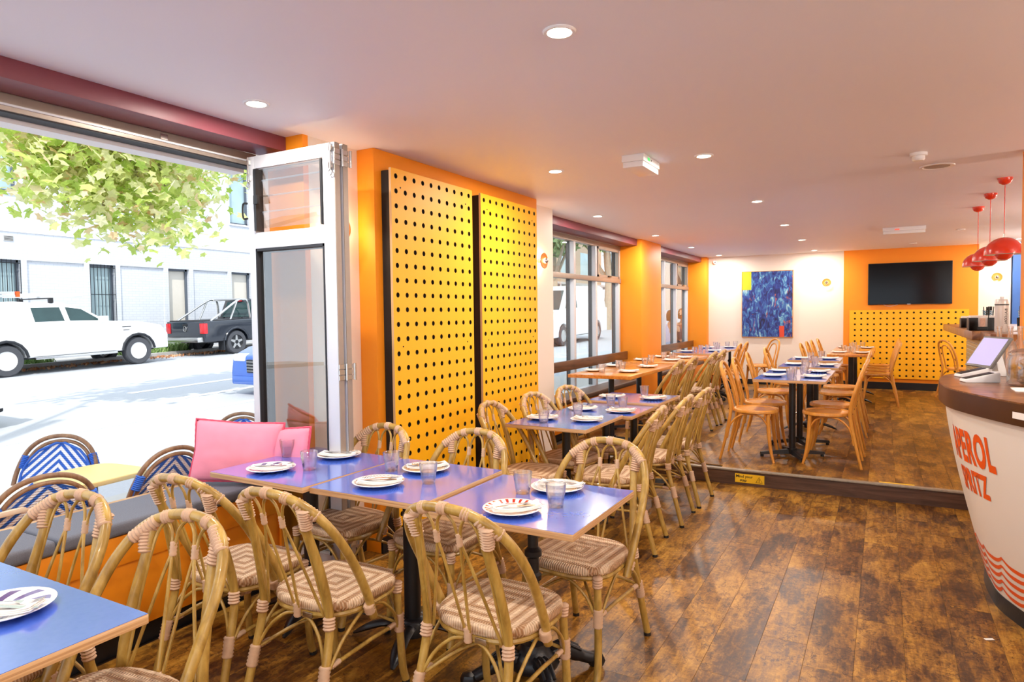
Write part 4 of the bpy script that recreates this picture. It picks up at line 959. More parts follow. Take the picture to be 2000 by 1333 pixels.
for x, y, wh in [(-2.55, 6.46, 'front left on the long wooden table'), (-2.57, 7.02, 'middle of the long wooden table, the left of two'), (-2.46, 6.82, 'middle of the long wooden table, the right of two'), (-2.44, 7.55, 'at the far end of the long wooden table')]: glass(x, y, ZT, wh)
for x, y, a, st, wh in [(-2.70, 8.25, 10, 'ochre', 'front left on the farther wooden window table'), (-2.64, 8.9, 10, 'ochre', 'back left on the farther wooden window table'), (-2.34, 8.3, 190, 'ochre', 'front right on the farther wooden window table'), (-2.32, 8.85, 190, 'ochre', 'back right on the farther wooden window table')]:
    setting(x, y, ZT + 0.005, R(a), st, wh, False)
for x, y, wh in [(-2.50, 7.98, 'at the near end of the farther wooden window table'), (-2.40, 8.55, 'on the right of the farther wooden window table'), (-2.53, 8.62, 'in the middle of the farther wooden window table')]: glass(x, y, ZT + 0.005, wh)
for x, y, st, wh in [(-2.66, 10.3, 'ochre', 'front left on the blue table by the second window'), (-2.32, 10.6, 'ochre', 'right on the blue table by the second window'), (-2.62, 11.5, 'ochre', 'left on the last blue window table'), (-2.30, 11.7, 'ochre', 'right on the last blue window table')]:
    setting(x, y, ZT, R(15), st, wh, False)
for x, y, wh in [(-2.49, 10.1, 'at the near end of the blue table by the second window'), (-2.52, 10.62, 'left middle of the blue table by the second window'), (-2.46, 10.8, 'right middle of the blue table by the second window'),
                 (-2.55, 11.8, 'left on the last blue window table'), (-2.45, 11.5, 'front of the last blue window table'), (-2.38, 11.95, 'right on the last blue window table'), (-2.28, 12.15, 'at the far end of the last blue window table')]: glass(x, y, ZT, wh)
for x, y, a, st, wh in [(-0.915, 6.72, 10, 'blue', 'left on the nearest centre table'), (-0.565, 6.72, 185, 'ochre', 'right on the nearest centre table'), (-0.92, 7.28, 12, 'blue', 'left on the second centre table'), (-0.565, 7.3, 190, 'red', 'right on the second centre table'),
                     (-0.89, 8.22, 10, 'ochre', 'left on the third centre table'), (-0.55, 8.2, 190, 'ochre', 'right on the third centre table'), (-0.92, 9.3, 10, 'ochre', 'left on the fourth centre table'), (-0.60, 9.3, 180, 'ochre', 'right on the fourth centre table'),
                     (-0.57, 10.72, 10, 'ochre', 'left on the nearer rear wooden table'), (-0.27, 10.7, 180, 'ochre', 'right on the nearer rear wooden table'), (-0.56, 12.1, 10, 'ochre', 'left on the farther rear wooden table'), (-0.24, 12.1, 180, 'blue', 'right on the farther rear wooden table')]:
    setting(x, y, ZT, R(a), st, wh, False)
for x, y, wh in [(-0.735, 6.50, 'nearest the step on the centre tables'), (-0.75, 6.82, 'left back on the nearest centre table'), (-0.66, 6.88, 'right back on the nearest centre table'), (-0.70, 7.45, 'at the back of the second centre table'),
                 (-0.76, 8.02, 'front left on the third centre table'), (-0.66, 8.08, 'front right on the third centre table'), (-0.70, 8.42, 'back of the third centre table'), (-0.80, 9.15, 'left on the fourth centre table'), (-0.70, 9.5, 'back of the fourth centre table'),
                 (-0.46, 10.85, 'left on the nearer rear wooden table'), (-0.38, 10.7, 'right on the nearer rear wooden table'), (-0.52, 11.2, 'back left on the nearer rear wooden table'), (-0.35, 11.2, 'back right on the nearer rear wooden table'), (-0.44, 11.9, 'front of the farther rear wooden table'), (-0.42, 12.3, 'back left on the farther rear wooden table'), (-0.30, 12.36, 'back right on the farther rear wooden table')]: glass(x, y, ZT, wh)

# ------------------------------------------------------------------ pillows
def pillow(label, loc, rot, w_, h_, d_, seed):
    p = thing('pillow', label, 'pillow', loc); p.rotation_euler = rot; n = 22; vs = []; fs = []
    for s in (1, -1):
        o = len(vs)
        for j in range(n + 1):
            for i in range(n + 1):
                u, v = -1 + 2 * i / n, -1 + 2 * j / n
                pin = 1 - 0.07 * (1 - abs(v)) * abs(u) ** 3; pin2 = 1 - 0.07 * (1 - abs(u)) * abs(v) ** 3
                t = ((1 - u * u) * (1 - v * v)) ** 0.42 * d_
                wr = 0.006 * noise.noise(Vector((u * 3 + seed, v * 3, s * 2))) * (1 - abs(u * v))
                vs.append((u * w_ * pin, s * (t + wr * (t > 0.005)), v * h_ * pin2))
        for j in range(n):
            for i in range(n):
                a = o + j * (n + 1) + i; f = (a, a + 1, a + n + 2, a + n + 1); fs.append(f if s < 0 else f[::-1])
    m = MB(); m.add(vs, fs); me = m.mesh('cover', PINK, angle=100); b = bmesh.new(); b.from_mesh(me); bmesh.ops.remove_doubles(b, verts=b.verts, dist=1e-4); b.to_mesh(me); b.free(); link('cover', me, p)
    e = []
    for k in range(4 * n):
        q, i = divmod(k, n); u = -1 + 2 * i / n
        e.append([(u, -1), (1, u), (-u, 1), (-1, -u)][q])
    pts = [(u * w_ * (1 - 0.07 * (1 - abs(v)) * abs(u) ** 3), 0, v * h_ * (1 - 0.07 * (1 - abs(u)) * abs(v) ** 3)) for u, v in e]
    m = MB(); m.tube(pts, [0.0055 if k % 2 else 0.007 for k in range(len(pts))], 7, closed=True); m.build('piping', PIPING, p, angle=90)
pillow('large pink velvet pillow with corded edge leaning at the end of the tweed bench', (-3.03, 2.37, 0.775), (R(-12), R(3), R(26)), 0.245, 0.165, 0.07, 1.0)
pillow('pink velvet pillow half hidden behind the larger one, next to the glass door', (-2.86, 2.485, 0.755), (R(-8), R(-3), R(10)), 0.22, 0.145, 0.05, 5.0)

# ================================================================== CURVED BAR COUNTER
import bisect
PLAN = [(2.2, 5.4), (1.2, 5.36), (.8, 5.24), (.5, 5.02), (.34, 4.8), (.275, 4.45), (.275, 4.15), (.30, 3.95), (.385, 3.71), (.51, 3.45), (.70, 3.17), (.98, 2.9), (1.35, 2.74), (2.2, 2.66)]
CP = [Vector((p.x, p.y)) for p in spline([(x, y, 0) for x, y in PLAN], 6)]
CS = [0.0]
for a, b in zip(CP[:-1], CP[1:]): CS.append(CS[-1] + (b - a).length)
def cnorm(i):
    a = CP[max(0, i - 1)]; b = CP[min(len(CP) - 1, i + 1)]; t = (b - a).normalized(); return Vector((-t.y, t.x))
def inset(z): return 0.03 + (0.22 * (1 - z) ** 1.3 if z < 1 else 0)
def csurf(s, z, out=0.0):
    i = max(0, min(len(CS) - 2, bisect.bisect(CS, s) - 1)); f = (s - CS[i]) / (CS[i + 1] - CS[i])
    p = CP[i].lerp(CP[i + 1], f); n = cnorm(i).lerp(cnorm(i + 1), f).normalized()
    q = p + n * (inset(z) - out); return (q.x, q.y, z)
bar = thing('bar_counter', 'curved cream bar counter with thick dark wood top and orange lettering', 'bar counter', (0, 0, 0))
zs = [0.075, 0.12, 0.2, 0.3, 0.4, 0.5, 0.6, 0.7, 0.8, 0.9, 1.0]; ns = len(CP)
vs = []; fs = []
for z in zs:
    for i in range(ns):
        q = CP[i] + cnorm(i) * inset(z); vs.append((q.x, q.y, z))
for j in range(len(zs) - 1):
    for i in range(ns - 1): fs.append((j * ns + i, j * ns + i + 1, (j + 1) * ns + i + 1, (j + 1) * ns + i))
m = MB(); m.add(vs, fs); m.build('front_panel', COUNTER, bar, angle=60)
def ringpoly(off): return [((CP[i] + cnorm(i) * off).x, (CP[i] + cnorm(i) * off).y) for i in range(ns)]
m = MB(); m.prism(ringpoly(inset(0.05) - 0.012), 0.0, 0.078); m.build('plinth', BLACK, bar, angle=60)
m = MB(); m.prism(ringpoly(0.0), 1.0, 1.094); m.build('top_edge', BAND, bar, angle=60)
m = MB(); m.prism(ringpoly(0.0015), 1.094, 1.1); m.build('countertop', TOPW, bar, angle=60)
def wrap_text(txt, s_right, z0, h, sx, bold, name):
    me = text_mesh(txt, h / 0.70, bold, sx)
    xs = [v.co.x for v in me.vertices]; x1 = max(xs)
    b = bmesh.new(); b.from_mesh(me); bmesh.ops.triangulate(b, faces=b.faces); bmesh.ops.subdivide_edges(b, edges=[e for e in b.edges if e.calc_length() > 0.03], cuts=2); b.to_mesh(me); b.free()
    for v in me.vertices: v.co = Vector(csurf(s_right - (x1 - v.co.x), z0 + v.co.y, 0.0022))
    me.materials.clear(); me.materials.append(INK); me.update(); return link(name, me, bar)
wrap_text('APEROL', 3.215, 0.745, 0.15, 0.56, 0.009, 'lettering'); wrap_text('SPRITZ', 3.12, 0.592, 0.108, 0.60, 0.007, 'lettering')
for k in range(5):
    m = MB(); vs = []; fs = []; n = 150; per = 0.22
    for i in range(n):
        s = 2.15 + 2.2 * i / (n - 1); u = (s / per + k * 0.1) % 1.0
        z = 0.285 - 0.043 * k + 0.030 * (1 - math.sin(u * math.pi)) ** 1.6 - 0.01; th = 0.0065 + 0.004 * math.sin(u * math.pi)
        vs += [csurf(s, z - th, 0.002), csurf(s, z + th, 0.002)]
    for i in range(n - 1): fs.append((2 * i, 2 * i + 2, 2 * i + 3, 2 * i + 1))
    m.add(vs, fs); m.build('wave_stripe', INK, bar, smooth=False)
tag(boxobj('counter_label', (0, 0.10, -0.001, 0.001, 0, 0.028), PAPER, None), 'white paper strip stuck on the dark edge of the counter top', 'label')
lo = bpy.data.objects['counter_label']; p = csurf(3.42, 1.03, 0.032); lo.location = p; lo.rotation_euler = (0, 0, math.atan2(csurf(3.5, 1.03)[1] - csurf(3.4, 1.03)[1], csurf(3.5, 1.03)[0] - csurf(3.4, 1.03)[0]))

# ------------------------------------------------------------------ things on the counter
def reader(label, x, y, rz):
    t = thing('card_reader', label, 'card reader', (x, y, 1.1), rz)
    m = MB(); m.prism([(-0.085, 0.004), (-0.08, 0), (0.08, 0), (0.085, 0.006), (0.085, 0.05), (0.078, 0.056), (-0.08, 0.018)], -0.037, 0.037, 'xz'); m.build('body', WHITE, t, bevel=0.004)
    mt = Matrix.Rotation(-math.atan2(0.038, 0.158), 4, 'Y'); m = MB(); m.box(-0.07, 0.068, -0.03, 0.03, 0.0365, 0.039, mat=mt); m.build('screen', BLACKP, t, bevel=0.001)
reader('white wedge card reader in front on the bar counter', 0.455, 4.36, R(16)); reader('white wedge card reader behind the nearer one on the counter', 0.455, 4.68, R(20))
rs = thing('receipt_stack', 'flat white receipt printer under the rear card reader', 'printer', (0.46, 4.52, 1.1), R(22)); boxobj('body', (-0.06, 0.07, -0.04, 0.04, 0, 0.012), WHITE, rs, 0.003)
ps = thing('tablet_stand', 'tilted tablet till with lilac screen on a white stand', 'till', (0.54, 4.80, 1.1), R(-68))
mt = Matrix.Translation((0, 0, 0.14)) @ Matrix.Rotation(R(-32), 4, 'X') 
m = MB(); m.box(-0.133, 0.133, -0.006, 0.010, -0.103, 0.103, mat=mt); m.build('bezel', plain('grey_tablet_case', '6a6662', 0.35), ps, bevel=0.004)
m = MB(); m.box(-0.12, 0.12, -0.0075, -0.006, -0.09, 0.09, mat=mt); m.build('screen', emit('lilac_screen', 'a8a4d8', 0.35), ps)
m = MB(); m.prism([(-0.09, 0), (0.10, 0), (0.10, 0.01), (0.075, 0.03), (0.05, 0.13), (0.03, 0.15), (0.015, 0.12), (0.03, 0.03), (-0.06, 0.012)], -0.05, 0.05, 'yz'); m.build('stand', WHITE, ps, bevel=0.006)
GLS = glassmat('clear_jar_glass')
jar = thing('glass_jar', 'round glass jar of corks with a glass lid on the bar counter', 'jar', (0.645, 4.235, 1.1))
m = MB(); m.lathe([(0.0001, 0.002), (0.075, 0.002), (0.088, 0.012), (0.09, 0.03), (0.09, 0.13), (0.082, 0.15), (0.084, 0.158), (0.080, 0.158), (0.078, 0.150), (0.086, 0.13), (0.086, 0.03), (0.082, 0.014), (0.0001, 0.008)], 36); m.build('body', GLS, jar)
m = MB(); m.lathe([(0.087, 0.159), (0.085, 0.168), (0.06, 0.185), (0.02, 0.192), (0.012, 0.2), (0.022, 0.215), (0.024, 0.226), (0.014, 0.236), (0.0001, 0.238)], 30); m.build('lid', GLS, jar)
CORK = plain('cork', 'c99458', 0.8, var=0.25, scale=120, bump=0.4, bscale=200)
m = MB(); m.lathe([(0.007, 0), (0.0105, 0.003), (0.0105, 0.032), (0.007, 0.036)], 10); ck = m.mesh('wine_cork', CORK); rn = random.Random(4)
for k in range(60):
    a = rn.random() * 6.28; r = 0.066 * math.sqrt(rn.random()); z = 0.024 + 0.019 * (k // 12) + rn.random() * 0.006
    o = link('wine_cork', ck); o.location = (0.645 + r * math.cos(a), 4.235 + r * math.sin(a), 1.1 + z); o.rotation_euler = (rn.random() * 1.2 + 0.9, rn.random() * 0.6, rn.random() * 6)
    tag(o, 'brown wine cork inside the glass jar on the counter', 'cork', 'corks in the glass jar')
def bottle(label, x, y, z, h=0.30, r=0.037, mat=GLS, grp=None, cap=STEEL):
    t = thing('glass_bottle', label, 'bottle', (x, y, z), 0, grp)
    m = MB(); m.lathe([(0.0001, 0.0), (r, 0.0), (r, h * 0.55), (r * 0.8, h * 0.66), (r * 0.42, h * 0.74), (r * 0.38, h * 0.95), (r * 0.48, h * 0.96), (r * 0.48, h), (r * 0.34, h), (r * 0.30, h * 0.74), (r * 0.72, h * 0.64), (r * 0.93, h * 0.54), (r * 0.93, 0.006), (0.0001, 0.006)], 20); m.build('glass', mat, t)
    return t
for x, y, lb in ((0.60, 4.86, 'leftmost clear water bottle behind the tablet till'), (0.655, 4.87, 'middle clear water bottle behind the tablet till'), (0.71, 4.93, 'rightmost clear water bottle behind the tablet till'), (0.80, 4.72, 'clear water bottle behind the glass jar')):
    bottle(lb, x, y, 1.1, 0.29, 0.034, GLS, 'clear water bottles on the counter')
mh = thing('menu_card', 'white folded menu card with red lettering standing behind the jar', 'menu', (0.86, 4.9, 1.1), R(20))
m = MB(); m.prism([(-0.05, 0), (-0.046, 0), (0.0, 0.34), (0.046, 0), (0.05, 0), (0.002, 0.345), (-0.002, 0.345)], -0.11, 0.11, 'yz'); m.build('card', PAPER, mh, smooth=False)
me = text_mesh('ROMA', 0.06, 0.001, 1.0, 0, 'CENTER'); me.materials.append(RED); o = link('lettering', me, mh); o.location = (0, -0.030, 0.16); o.rotation_euler = (R(82), 0, 0)
m = MB(); m.box(-0.05, 0.06, -0.07, 0.07, 0, 0.004); m.box(-0.03, 0.07, -0.05, 0.08, 0.004, 0.007, mat=Matrix.Rotation(0.3, 4, 'Z')); o = m.build('paper_stack', PAPER); o.location = (0.60, 3.98, 1.1005); tag(o, 'white paper slips at the right edge of the counter', 'paper')

# ------------------------------------------------------------------ raised service counter behind
TILEG = plain('beige_ribbed_tile', 'a8936c', 0.35, var=0.06); 
sb = thing('service_counter', 'raised service counter with thick worn timber top and ribbed tile side', 'service counter', (0.67, 7.0, RZ))
boxobj('body', (0.09, 0.9, -0.6, 1.35, 0, 1.085), plain('grout_white', 'efe6d6', 0.6), sb)
for k in range(26): boxobj('tile', (0.082, 0.091, -0.6, 1.35, 0.03 + k * 0.0405, 0.062 + k * 0.0405), TILEG, sb, 0.002)
boxobj('top_slab', (0.0, 1.3, 0.0, 3.2, 1.09, 1.17), TOPW, sb, 0.012); boxobj('end_grain', (0.06, 0.7, -0.62, 0.0, 1.075, 1.165), TOPW, sb, 0.01)
ZS = RZ + 1.17
def caddy(label, x, y, sx, sy, h, rz=0):
    t = thing('napkin_caddy', label, 'caddy', (x, y, ZS), rz); m = MB()
    m.box(-sx, sx, -sy, sy, 0, 0.006)
    for s in (-1, 1): m.box(s * sx - 0.003, s * sx + 0.003, -sy, sy, 0, h)
    m.box(-sx, sx, sy - 0.006, sy, 0, h); m.box(-sx, -sx * 0.35, -sy, -sy + 0.005, 0, h); m.box(sx * 0.35, sx, -sy, -sy + 0.005, 0, h); m.box(-sx * 0.35, sx * 0.35, -sy, -sy + 0.005, 0, h * 0.3)
    m.build('holder', BLACKP, t, bevel=0.0015)
    boxobj('napkins', (-sx + 0.008, sx - 0.008, -sy + 0.012, sy - 0.012, 0.006, h + 0.018), PAPER, t, 0.004)
    p = boxobj('printed_card', (-0.02, 0.02, -sy + 0.0055, -sy + 0.009, 0.03, h - 0.004), plain('printed_coaster', 'e9b7a0', 0.7, var=0.4, scale=90), t)
caddy('black napkin caddy nearest on the raised counter', 0.77, 7.3, 0.10, 0.09, 0.115); caddy('black napkin caddy at the far left end of the raised counter', 0.78, 8.35, 0.08, 0.08, 0.10)
cu = thing('paper_cup', 'cream paper cup of sugar sachets between the two caddies', 'cup', (0.80, 7.75, ZS)); m = MB(); m.lathe([(0.0001, 0), (0.045, 0), (0.06, 0.09), (0.055, 0.09), (0.04, 0.01), (0.0001, 0.01)], 20); m.build('cup', PAPER, cu)
for k in range(8):
    m = MB(); m.box(-0.02, 0.02, -0.002, 0.002, 0.0, 0.07, mat=Matrix.Translation((0.03 * math.cos(k), 0.03 * math.sin(k), 0.03)) @ Matrix.Rotation(k * 0.8, 4, 'Z')); m.build('sachet', [INK, RED, PAPER][k % 3], cu, smooth=False)
def straws(label, x, y, n1, n2, seed):
    t = thing('straw_holder', label, 'straws', (x, y, ZS)); rn = random.Random(seed)
    m = MB(); m.lathe([(0.0001, 0), (0.05, 0), (0.055, 0.11), (0.05, 0.11), (0.045, 0.006), (0.0001, 0.006)], 20); m.build('cup', BLACKP, t)
    SP = MATS.get('blue_striped_straw')
    if not SP:
        q = NT('blue_striped_straw'); sx = q.n('SeparateXYZ'); tc = q.n('TexCoord'); q.l(tc.outputs['Object'], sx.inputs[0])
        a = q.math('SINE', q.math('ADD', q.math('MULTIPLY', sx.outputs[2], 330.0), q.math('MULTIPLY', sx.outputs[0], 260.0))); q.col(q.mix(q.math('GREATER_THAN', a, 0.0), 'f4f4f4', '3f9ab8')); SP = q.m; MATS['blue_striped_straw'] = SP
    for k in range(n1 + n2):
        a = rn.random() * 6.28; r = rn.random() * 0.035; h = 0.21 if k < n1 else 0.175
        m = MB(); m.tube([(r * math.cos(a), r * math.sin(a), 0.01), (r * math.cos(a) * 1.3, r * math.sin(a) * 1.3, h + rn.random() * 0.006)], 0.0038, 6); m.build('straw', BLACKP if k < n1 else SP, t)
straws('cup of black and blue striped paper straws, left of the steel thermos', 0.85, 7.55, 16, 22, 1); straws('cup of black and striped straws behind the steel thermos', 1.10, 7.45, 16, 14, 2)
m = MB(); m.tube([(0, 0, 0), (0.004, 0, 0.17)], 0.004, 6); o = m.build('stirrer', BLACKP); o.location = (0.80, 7.14, ZS); tag(o, 'single black stirrer standing beside the steel thermos', 'stirrer')
th = thing('thermos_flask', 'tall brushed steel thermos flask with white stopper on the raised counter', 'thermos', (0.87, 6.93, RZ + 1.165))
m = MB(); m.lathe([(0.0001, 0), (0.048, 0), (0.05, 0.006), (0.05, 0.225), (0.047, 0.228), (0.047, 0.232), (0.05, 0.235), (0.05, 0.27), (0.044, 0.278), (0.0001, 0.278)], 28); m.build('body', plain('pale_brushed_steel', 'e4e0da', 0.35, metal=0.3), th)
m = MB(); m.lathe([(0.0507, 0.228), (0.0507, 0.236)], 28); m.build('band', BLACKP, th); m = MB(); m.lathe([(0.014, 0.278), (0.014, 0.298), (0.0001, 0.299)], 14); m.build('stopper', WHITE, th)
me = text_mesh('BIALCON', 0.03, 0.0005); me.materials.append(BLACKP)
for v in me.vertices:
    a = -v.co.y / 0.0505 + R(-50); z = 0.20 - v.co.x; v.co = Vector((0.0508 * math.cos(a), 0.0508 * math.sin(a), z))
link('lettering', me, th)
sc_ = bottle('small dark sauce bottle with red cap right of the thermos', 1.08, 6.97, RZ + 1.165, 0.13, 0.02, plain('dark_green_glass', '3b4a1c', 0.1, coat=0.5)); m = MB(); m.lathe([(0.012, 0.12), (0.012, 0.145), (0.0001, 0.146)], 12); m.build('cap', RED, sc_)
# bottle shelf beyond the blue post
sh = thing('bottle_shelf', 'tall white shelf unit at the right edge behind the bar', 'shelf', (1.95, YB - 0.25, RZ))
boxobj('back_panel', (-0.06, 0.5, 0.2, 0.22, 0, 2.3), WHITE, sh)
for z in (0.9, 1.25, 1.6, 1.95): boxobj('shelf_board', (-0.06, 0.5, 0, 0.2, z, z + 0.02), HONEY, sh)
rn = random.Random(9)
for z in (0.92, 1.27, 1.62, 1.97):
    for k in range(5):
        c = rn.choice(['9a4a2c', 'c88a3a', '3f5a3a', 'd8d0c0']); bottle('%s spirits bottle, %s place on the %s shelf beyond the blue post' % ({'9a4a2c': 'amber', 'c88a3a': 'golden', '3f5a3a': 'green', 'd8d0c0': 'pale'}[c], ['first', 'second', 'third', 'fourth', 'fifth'][k], {0.92: 'lowest', 1.27: 'second', 1.62: 'third', 1.97: 'top'}[z]), 1.95 + k * 0.1, YB - 0.14, RZ + z, 0.26, 0.034, MATS.get('spirit_' + c) or plain('spirit_' + c, c, 0.15, coat=0.5), 'spirits bottles on the far shelf')

# ================================================================== STREET
def gz(x, y): return -0.2 - 0.0035 * x + 0.028 * y
def gquad(name, x0, x1, y0, y1, dz, m, th=0.0, parent=None):
    b = MB(); vs = [(x, y, gz(x, y) + dz) for x, y in ((x0, y0), (x1, y0), (x1, y1), (x0, y1))]
    lo = [(x, y, z - (th or 0.05)) for x, y, z in vs]
    b.add(vs + lo, [(0, 1, 2, 3), (7, 6, 5, 4), (0, 4, 5, 1), (1, 5, 6, 2), (2, 6, 7, 3), (3, 7, 4, 0)]); return b.build(name, m, parent, smooth=False)
struct(gquad('road', -20.3, -6.0, -15, 70, 0.0, ASPHALT)); struct(gquad('footpath', -6.0, -3.45, -15, 70, 0.0, CONC)); fpp = struct(gquad('footpath', -22.3, -20.5, -15, 70, 0.12, CONC, 0.2))
struct(gquad('kerb', -20.5, -20.3, -15, 70, 0.14, CONC, 0.2))
rd = bpy.data.objects['road']
gquad('lane_marking', -9.62, -9.45, 4.0, 11.5, 0.006, LINE, 0.004, rd); gquad('lane_marking', -11.15, -10.95, 7.2, 10.2, 0.006, LINE, 0.004, rd); gquad('lane_marking', -12.75, -12.55, 7.5, 12, 0.006, LINE, 0.004, rd)
gquad('lane_marking', -17.8, -17.7, 9.0, 25, 0.006, LINE, 0.004, rd)
def stuffmesh(name, label, cat, mat, n, fn, seed, sz, tall=0.0):
    rn = random.Random(seed); m = MB()
    for k in range(n):
        p = fn(rn); s = sz * (0.6 + 0.8 * rn.random())
        M = Matrix.Translation(p) @ Euler((rn.random() * 6, rn.random() * 6, rn.random() * 6)).to_matrix().to_4x4()
        if tall: M = Matrix.Translation(p) @ Euler((rn.uniform(-.6, .6), rn.uniform(-.6, .6), rn.random() * 6)).to_matrix().to_4x4(); m.add([(-0.02, 0, 0), (0.02, 0, 0), (0, 0, s)], [(0, 1, 2)], mat=M)
        else: m.add([(-s, 0, 0), (0, -s * .6, 0), (s, 0, 0), (0, s * .6, 0.01)], [(0, 1, 2), (0, 2, 3)], mat=M)
    o = m.build(name, mat, smooth=False); return tag(o, label, cat, kind='stuff')
stuffmesh('kerb_plants', 'low green grass along the far footpath between the parked cars', 'grass', GRASS, 2600, lambda r: (lambda x, y: Vector((x, y, gz(x, y) + 0.12)))(r.uniform(-21.4, -20.6), r.choice([r.uniform(6.5, 10.2), r.uniform(12.2, 14.5)])), 3, 0.30, 1)
stuffmesh('fallen_leaves', 'scattered brown fallen leaves in the gutter behind the pickup', 'leaves', LITTER, 900, lambda r: (lambda x, y: Vector((x, y, gz(x, y) + 0.03)))(r.gauss(-20.2, 0.25), r.uniform(6, 17)), 5, 0.05)

# white painted building across the road
fb = thing('street_building', 'white painted brick building across the street', 'building', (-22.0, 0, 0))
XS = [(-8, 8.6), (8.6, 10.0), (10.0, 11.95), (11.95, 12.74), (12.74, 14.6), (14.6, 15.4), (15.4, 17.2), (17.2, 18.1), (18.1, 24)]
boxobj('upper_wall', (-0.4, 0, -8, 8.3, 3.24, 9.5), BRICK, fb); boxobj('upper_wall', (-0.4, 0, 8.3, 10.0, 3.24, 5.2), BRICK, fb); boxobj('upper_wall', (-0.4, 0, 8.3, 10.0, 7.4, 9.5), BRICK, fb)
boxobj('upper_wall', (-0.4, 0, 10.0, 17.2, 3.24, 9.5), BRICK, fb); boxobj('upper_wall', (-0.4, 0, 17.2, 18.1, 3.24, 5.1), BRICK, fb); boxobj('upper_wall', (-0.4, 0, 17.2, 18.1, 7.2, 9.5), BRICK, fb); boxobj('upper_wall', (-0.4, 0, 18.1, 24, 3.24, 9.5), BRICK, fb)
boxobj('belt_course', (0, 0.03, -8, 24, 4.04, 4.09), WHITE, fb)
boxobj('base_wall', (-0.4, 0.0, -8, 24, -0.2, 1.12), BRICK, fb)
for a, b in XS:
    if (a, b) in ((-8, 8.6), (10.0, 11.95), (12.74, 14.6), (15.4, 17.2), (18.1, 24)):
        boxobj('pilaster', (-0.4, 0.0, a, a + 0.17, 1.12, 3.24), BRICK, fb); boxobj('pilaster', (-0.4, 0.0, b - 0.17, b, 1.12, 3.24), BRICK, fb); boxobj('brick_infill', (-0.4, -0.06, a + 0.17, b - 0.17, 1.12, 3.24), BRICK, fb)
WDARK = plain('window_dark_frame', '5c6470', 0.4); SKYG = plain('window_pale_glass', 'a9c0c4', 0.08, var=0.25, scale=1.2); SHUT = plain('beige_window_infill', 'd9d2c6', 0.6)
def bwin(y0, y1, z0, z1, kind):
    o = boxobj('window', (-0.25, -0.2, y0, y1, z0, z1), SKYG if kind != 'blind' else SHUT, fb)
    m = MB()
    for q in ((y0, y0 + .07, z0, z1), (y1 - .07, y1, z0, z1), (y0, y1, z0, z0 + .07), (y0, y1, z1 - .07, z1)): m.box(-0.2, -0.13, *q)
    m.build('window_frame', WDARK, o)
    if kind == 'bars':
        m = MB(); n = int((y1 - y0) / 0.11)
        for k in range(n + 1): y = y0 + (y1 - y0) * k / n; m.tube([(0.0, y, z0), (0.0, y, z1)], 0.011, 6)
        for z in (z0 + 0.1, (z0 + z1) / 2 + .1, z1 - 0.1): m.tube([(0.0, y0, z), (0.0, y1, z)], 0.011, 6)
        m.build('security_bars', BLACK, o)
    boxobj('window_sill', (-0.13, 0.05, y0 - .05, y1 + .05, z0 - 0.06, z0), WHITE, o)
bwin(8.3, 10.0, 5.2, 7.4, 'plain'); bwin(17.2, 18.1, 5.1, 7.2, 'plain'); bwin(8.6, 10.0, 1.12, 3.24, 'bars'); bwin(11.95, 12.74, 1.12, 3.24, 'bars'); bwin(14.6, 15.4, 1.12, 3.24, 'blind'); bwin(17.2, 18.1, 1.12, 3.24, 'blind')
for y in (9.72, 13.44): 
    v = boxobj('air_vent', (0, 0.02, y - 0.12, y + 0.12, 3.77, 3.93), CONC, fb)
    m = MB(); [m.box(0.02, 0.024, y - 0.11, y + 0.11, 3.79 + k * 0.032, 3.803 + k * 0.032) for k in range(4)]; m.build('vent_slot', DARK, v)
boxobj('side_wall', (-9.0, -0.4, 23.8, 24, -0.2, 9.5), BRICK, fb)
fb2 = thing('shop_building', 'brown brick building farther down the street with a verandah', 'building', (-22.5, 27, 0))
BROWN = plain('tan_brick', 'b79f86', 0.7, var=0.15, scale=20); boxobj('wall', (-6, 0, 0, 30, 0, 8), BROWN, fb2); boxobj('verandah', (0, 2.4, 0, 30, 3.6, 3.75), CONC, fb2)
for k in range(7):
    o = boxobj('window', (0, 0.03, 1.2 + k * 4, 3.4 + k * 4, 4.6, 6.6), SKYG, fb2); o = boxobj('shopfront', (0, 0.03, 0.8 + k * 4, 3.8 + k * 4, 1.2, 3.3), CARG, fb2)
    m = MB(); m.tube([(2.3, 0.3 + k * 4, 0.5), (2.3, 0.3 + k * 4, 3.6)], 0.06, 8); m.build('post', WHITE, fb2)
fb3 = thing('end_building', 'pale building closing the far end of the street', 'building', (-10, 66, 0)); boxobj('wall', (-12, 8, 0, 6, 0, 7), plain('pale_render', 'cfc6ba', 0.7), fb3)
for k in range(6): boxobj('window', (-11 + k * 3, -9.4 + k * 3, -0.04, 0, 4, 5.6), CARG, fb3)

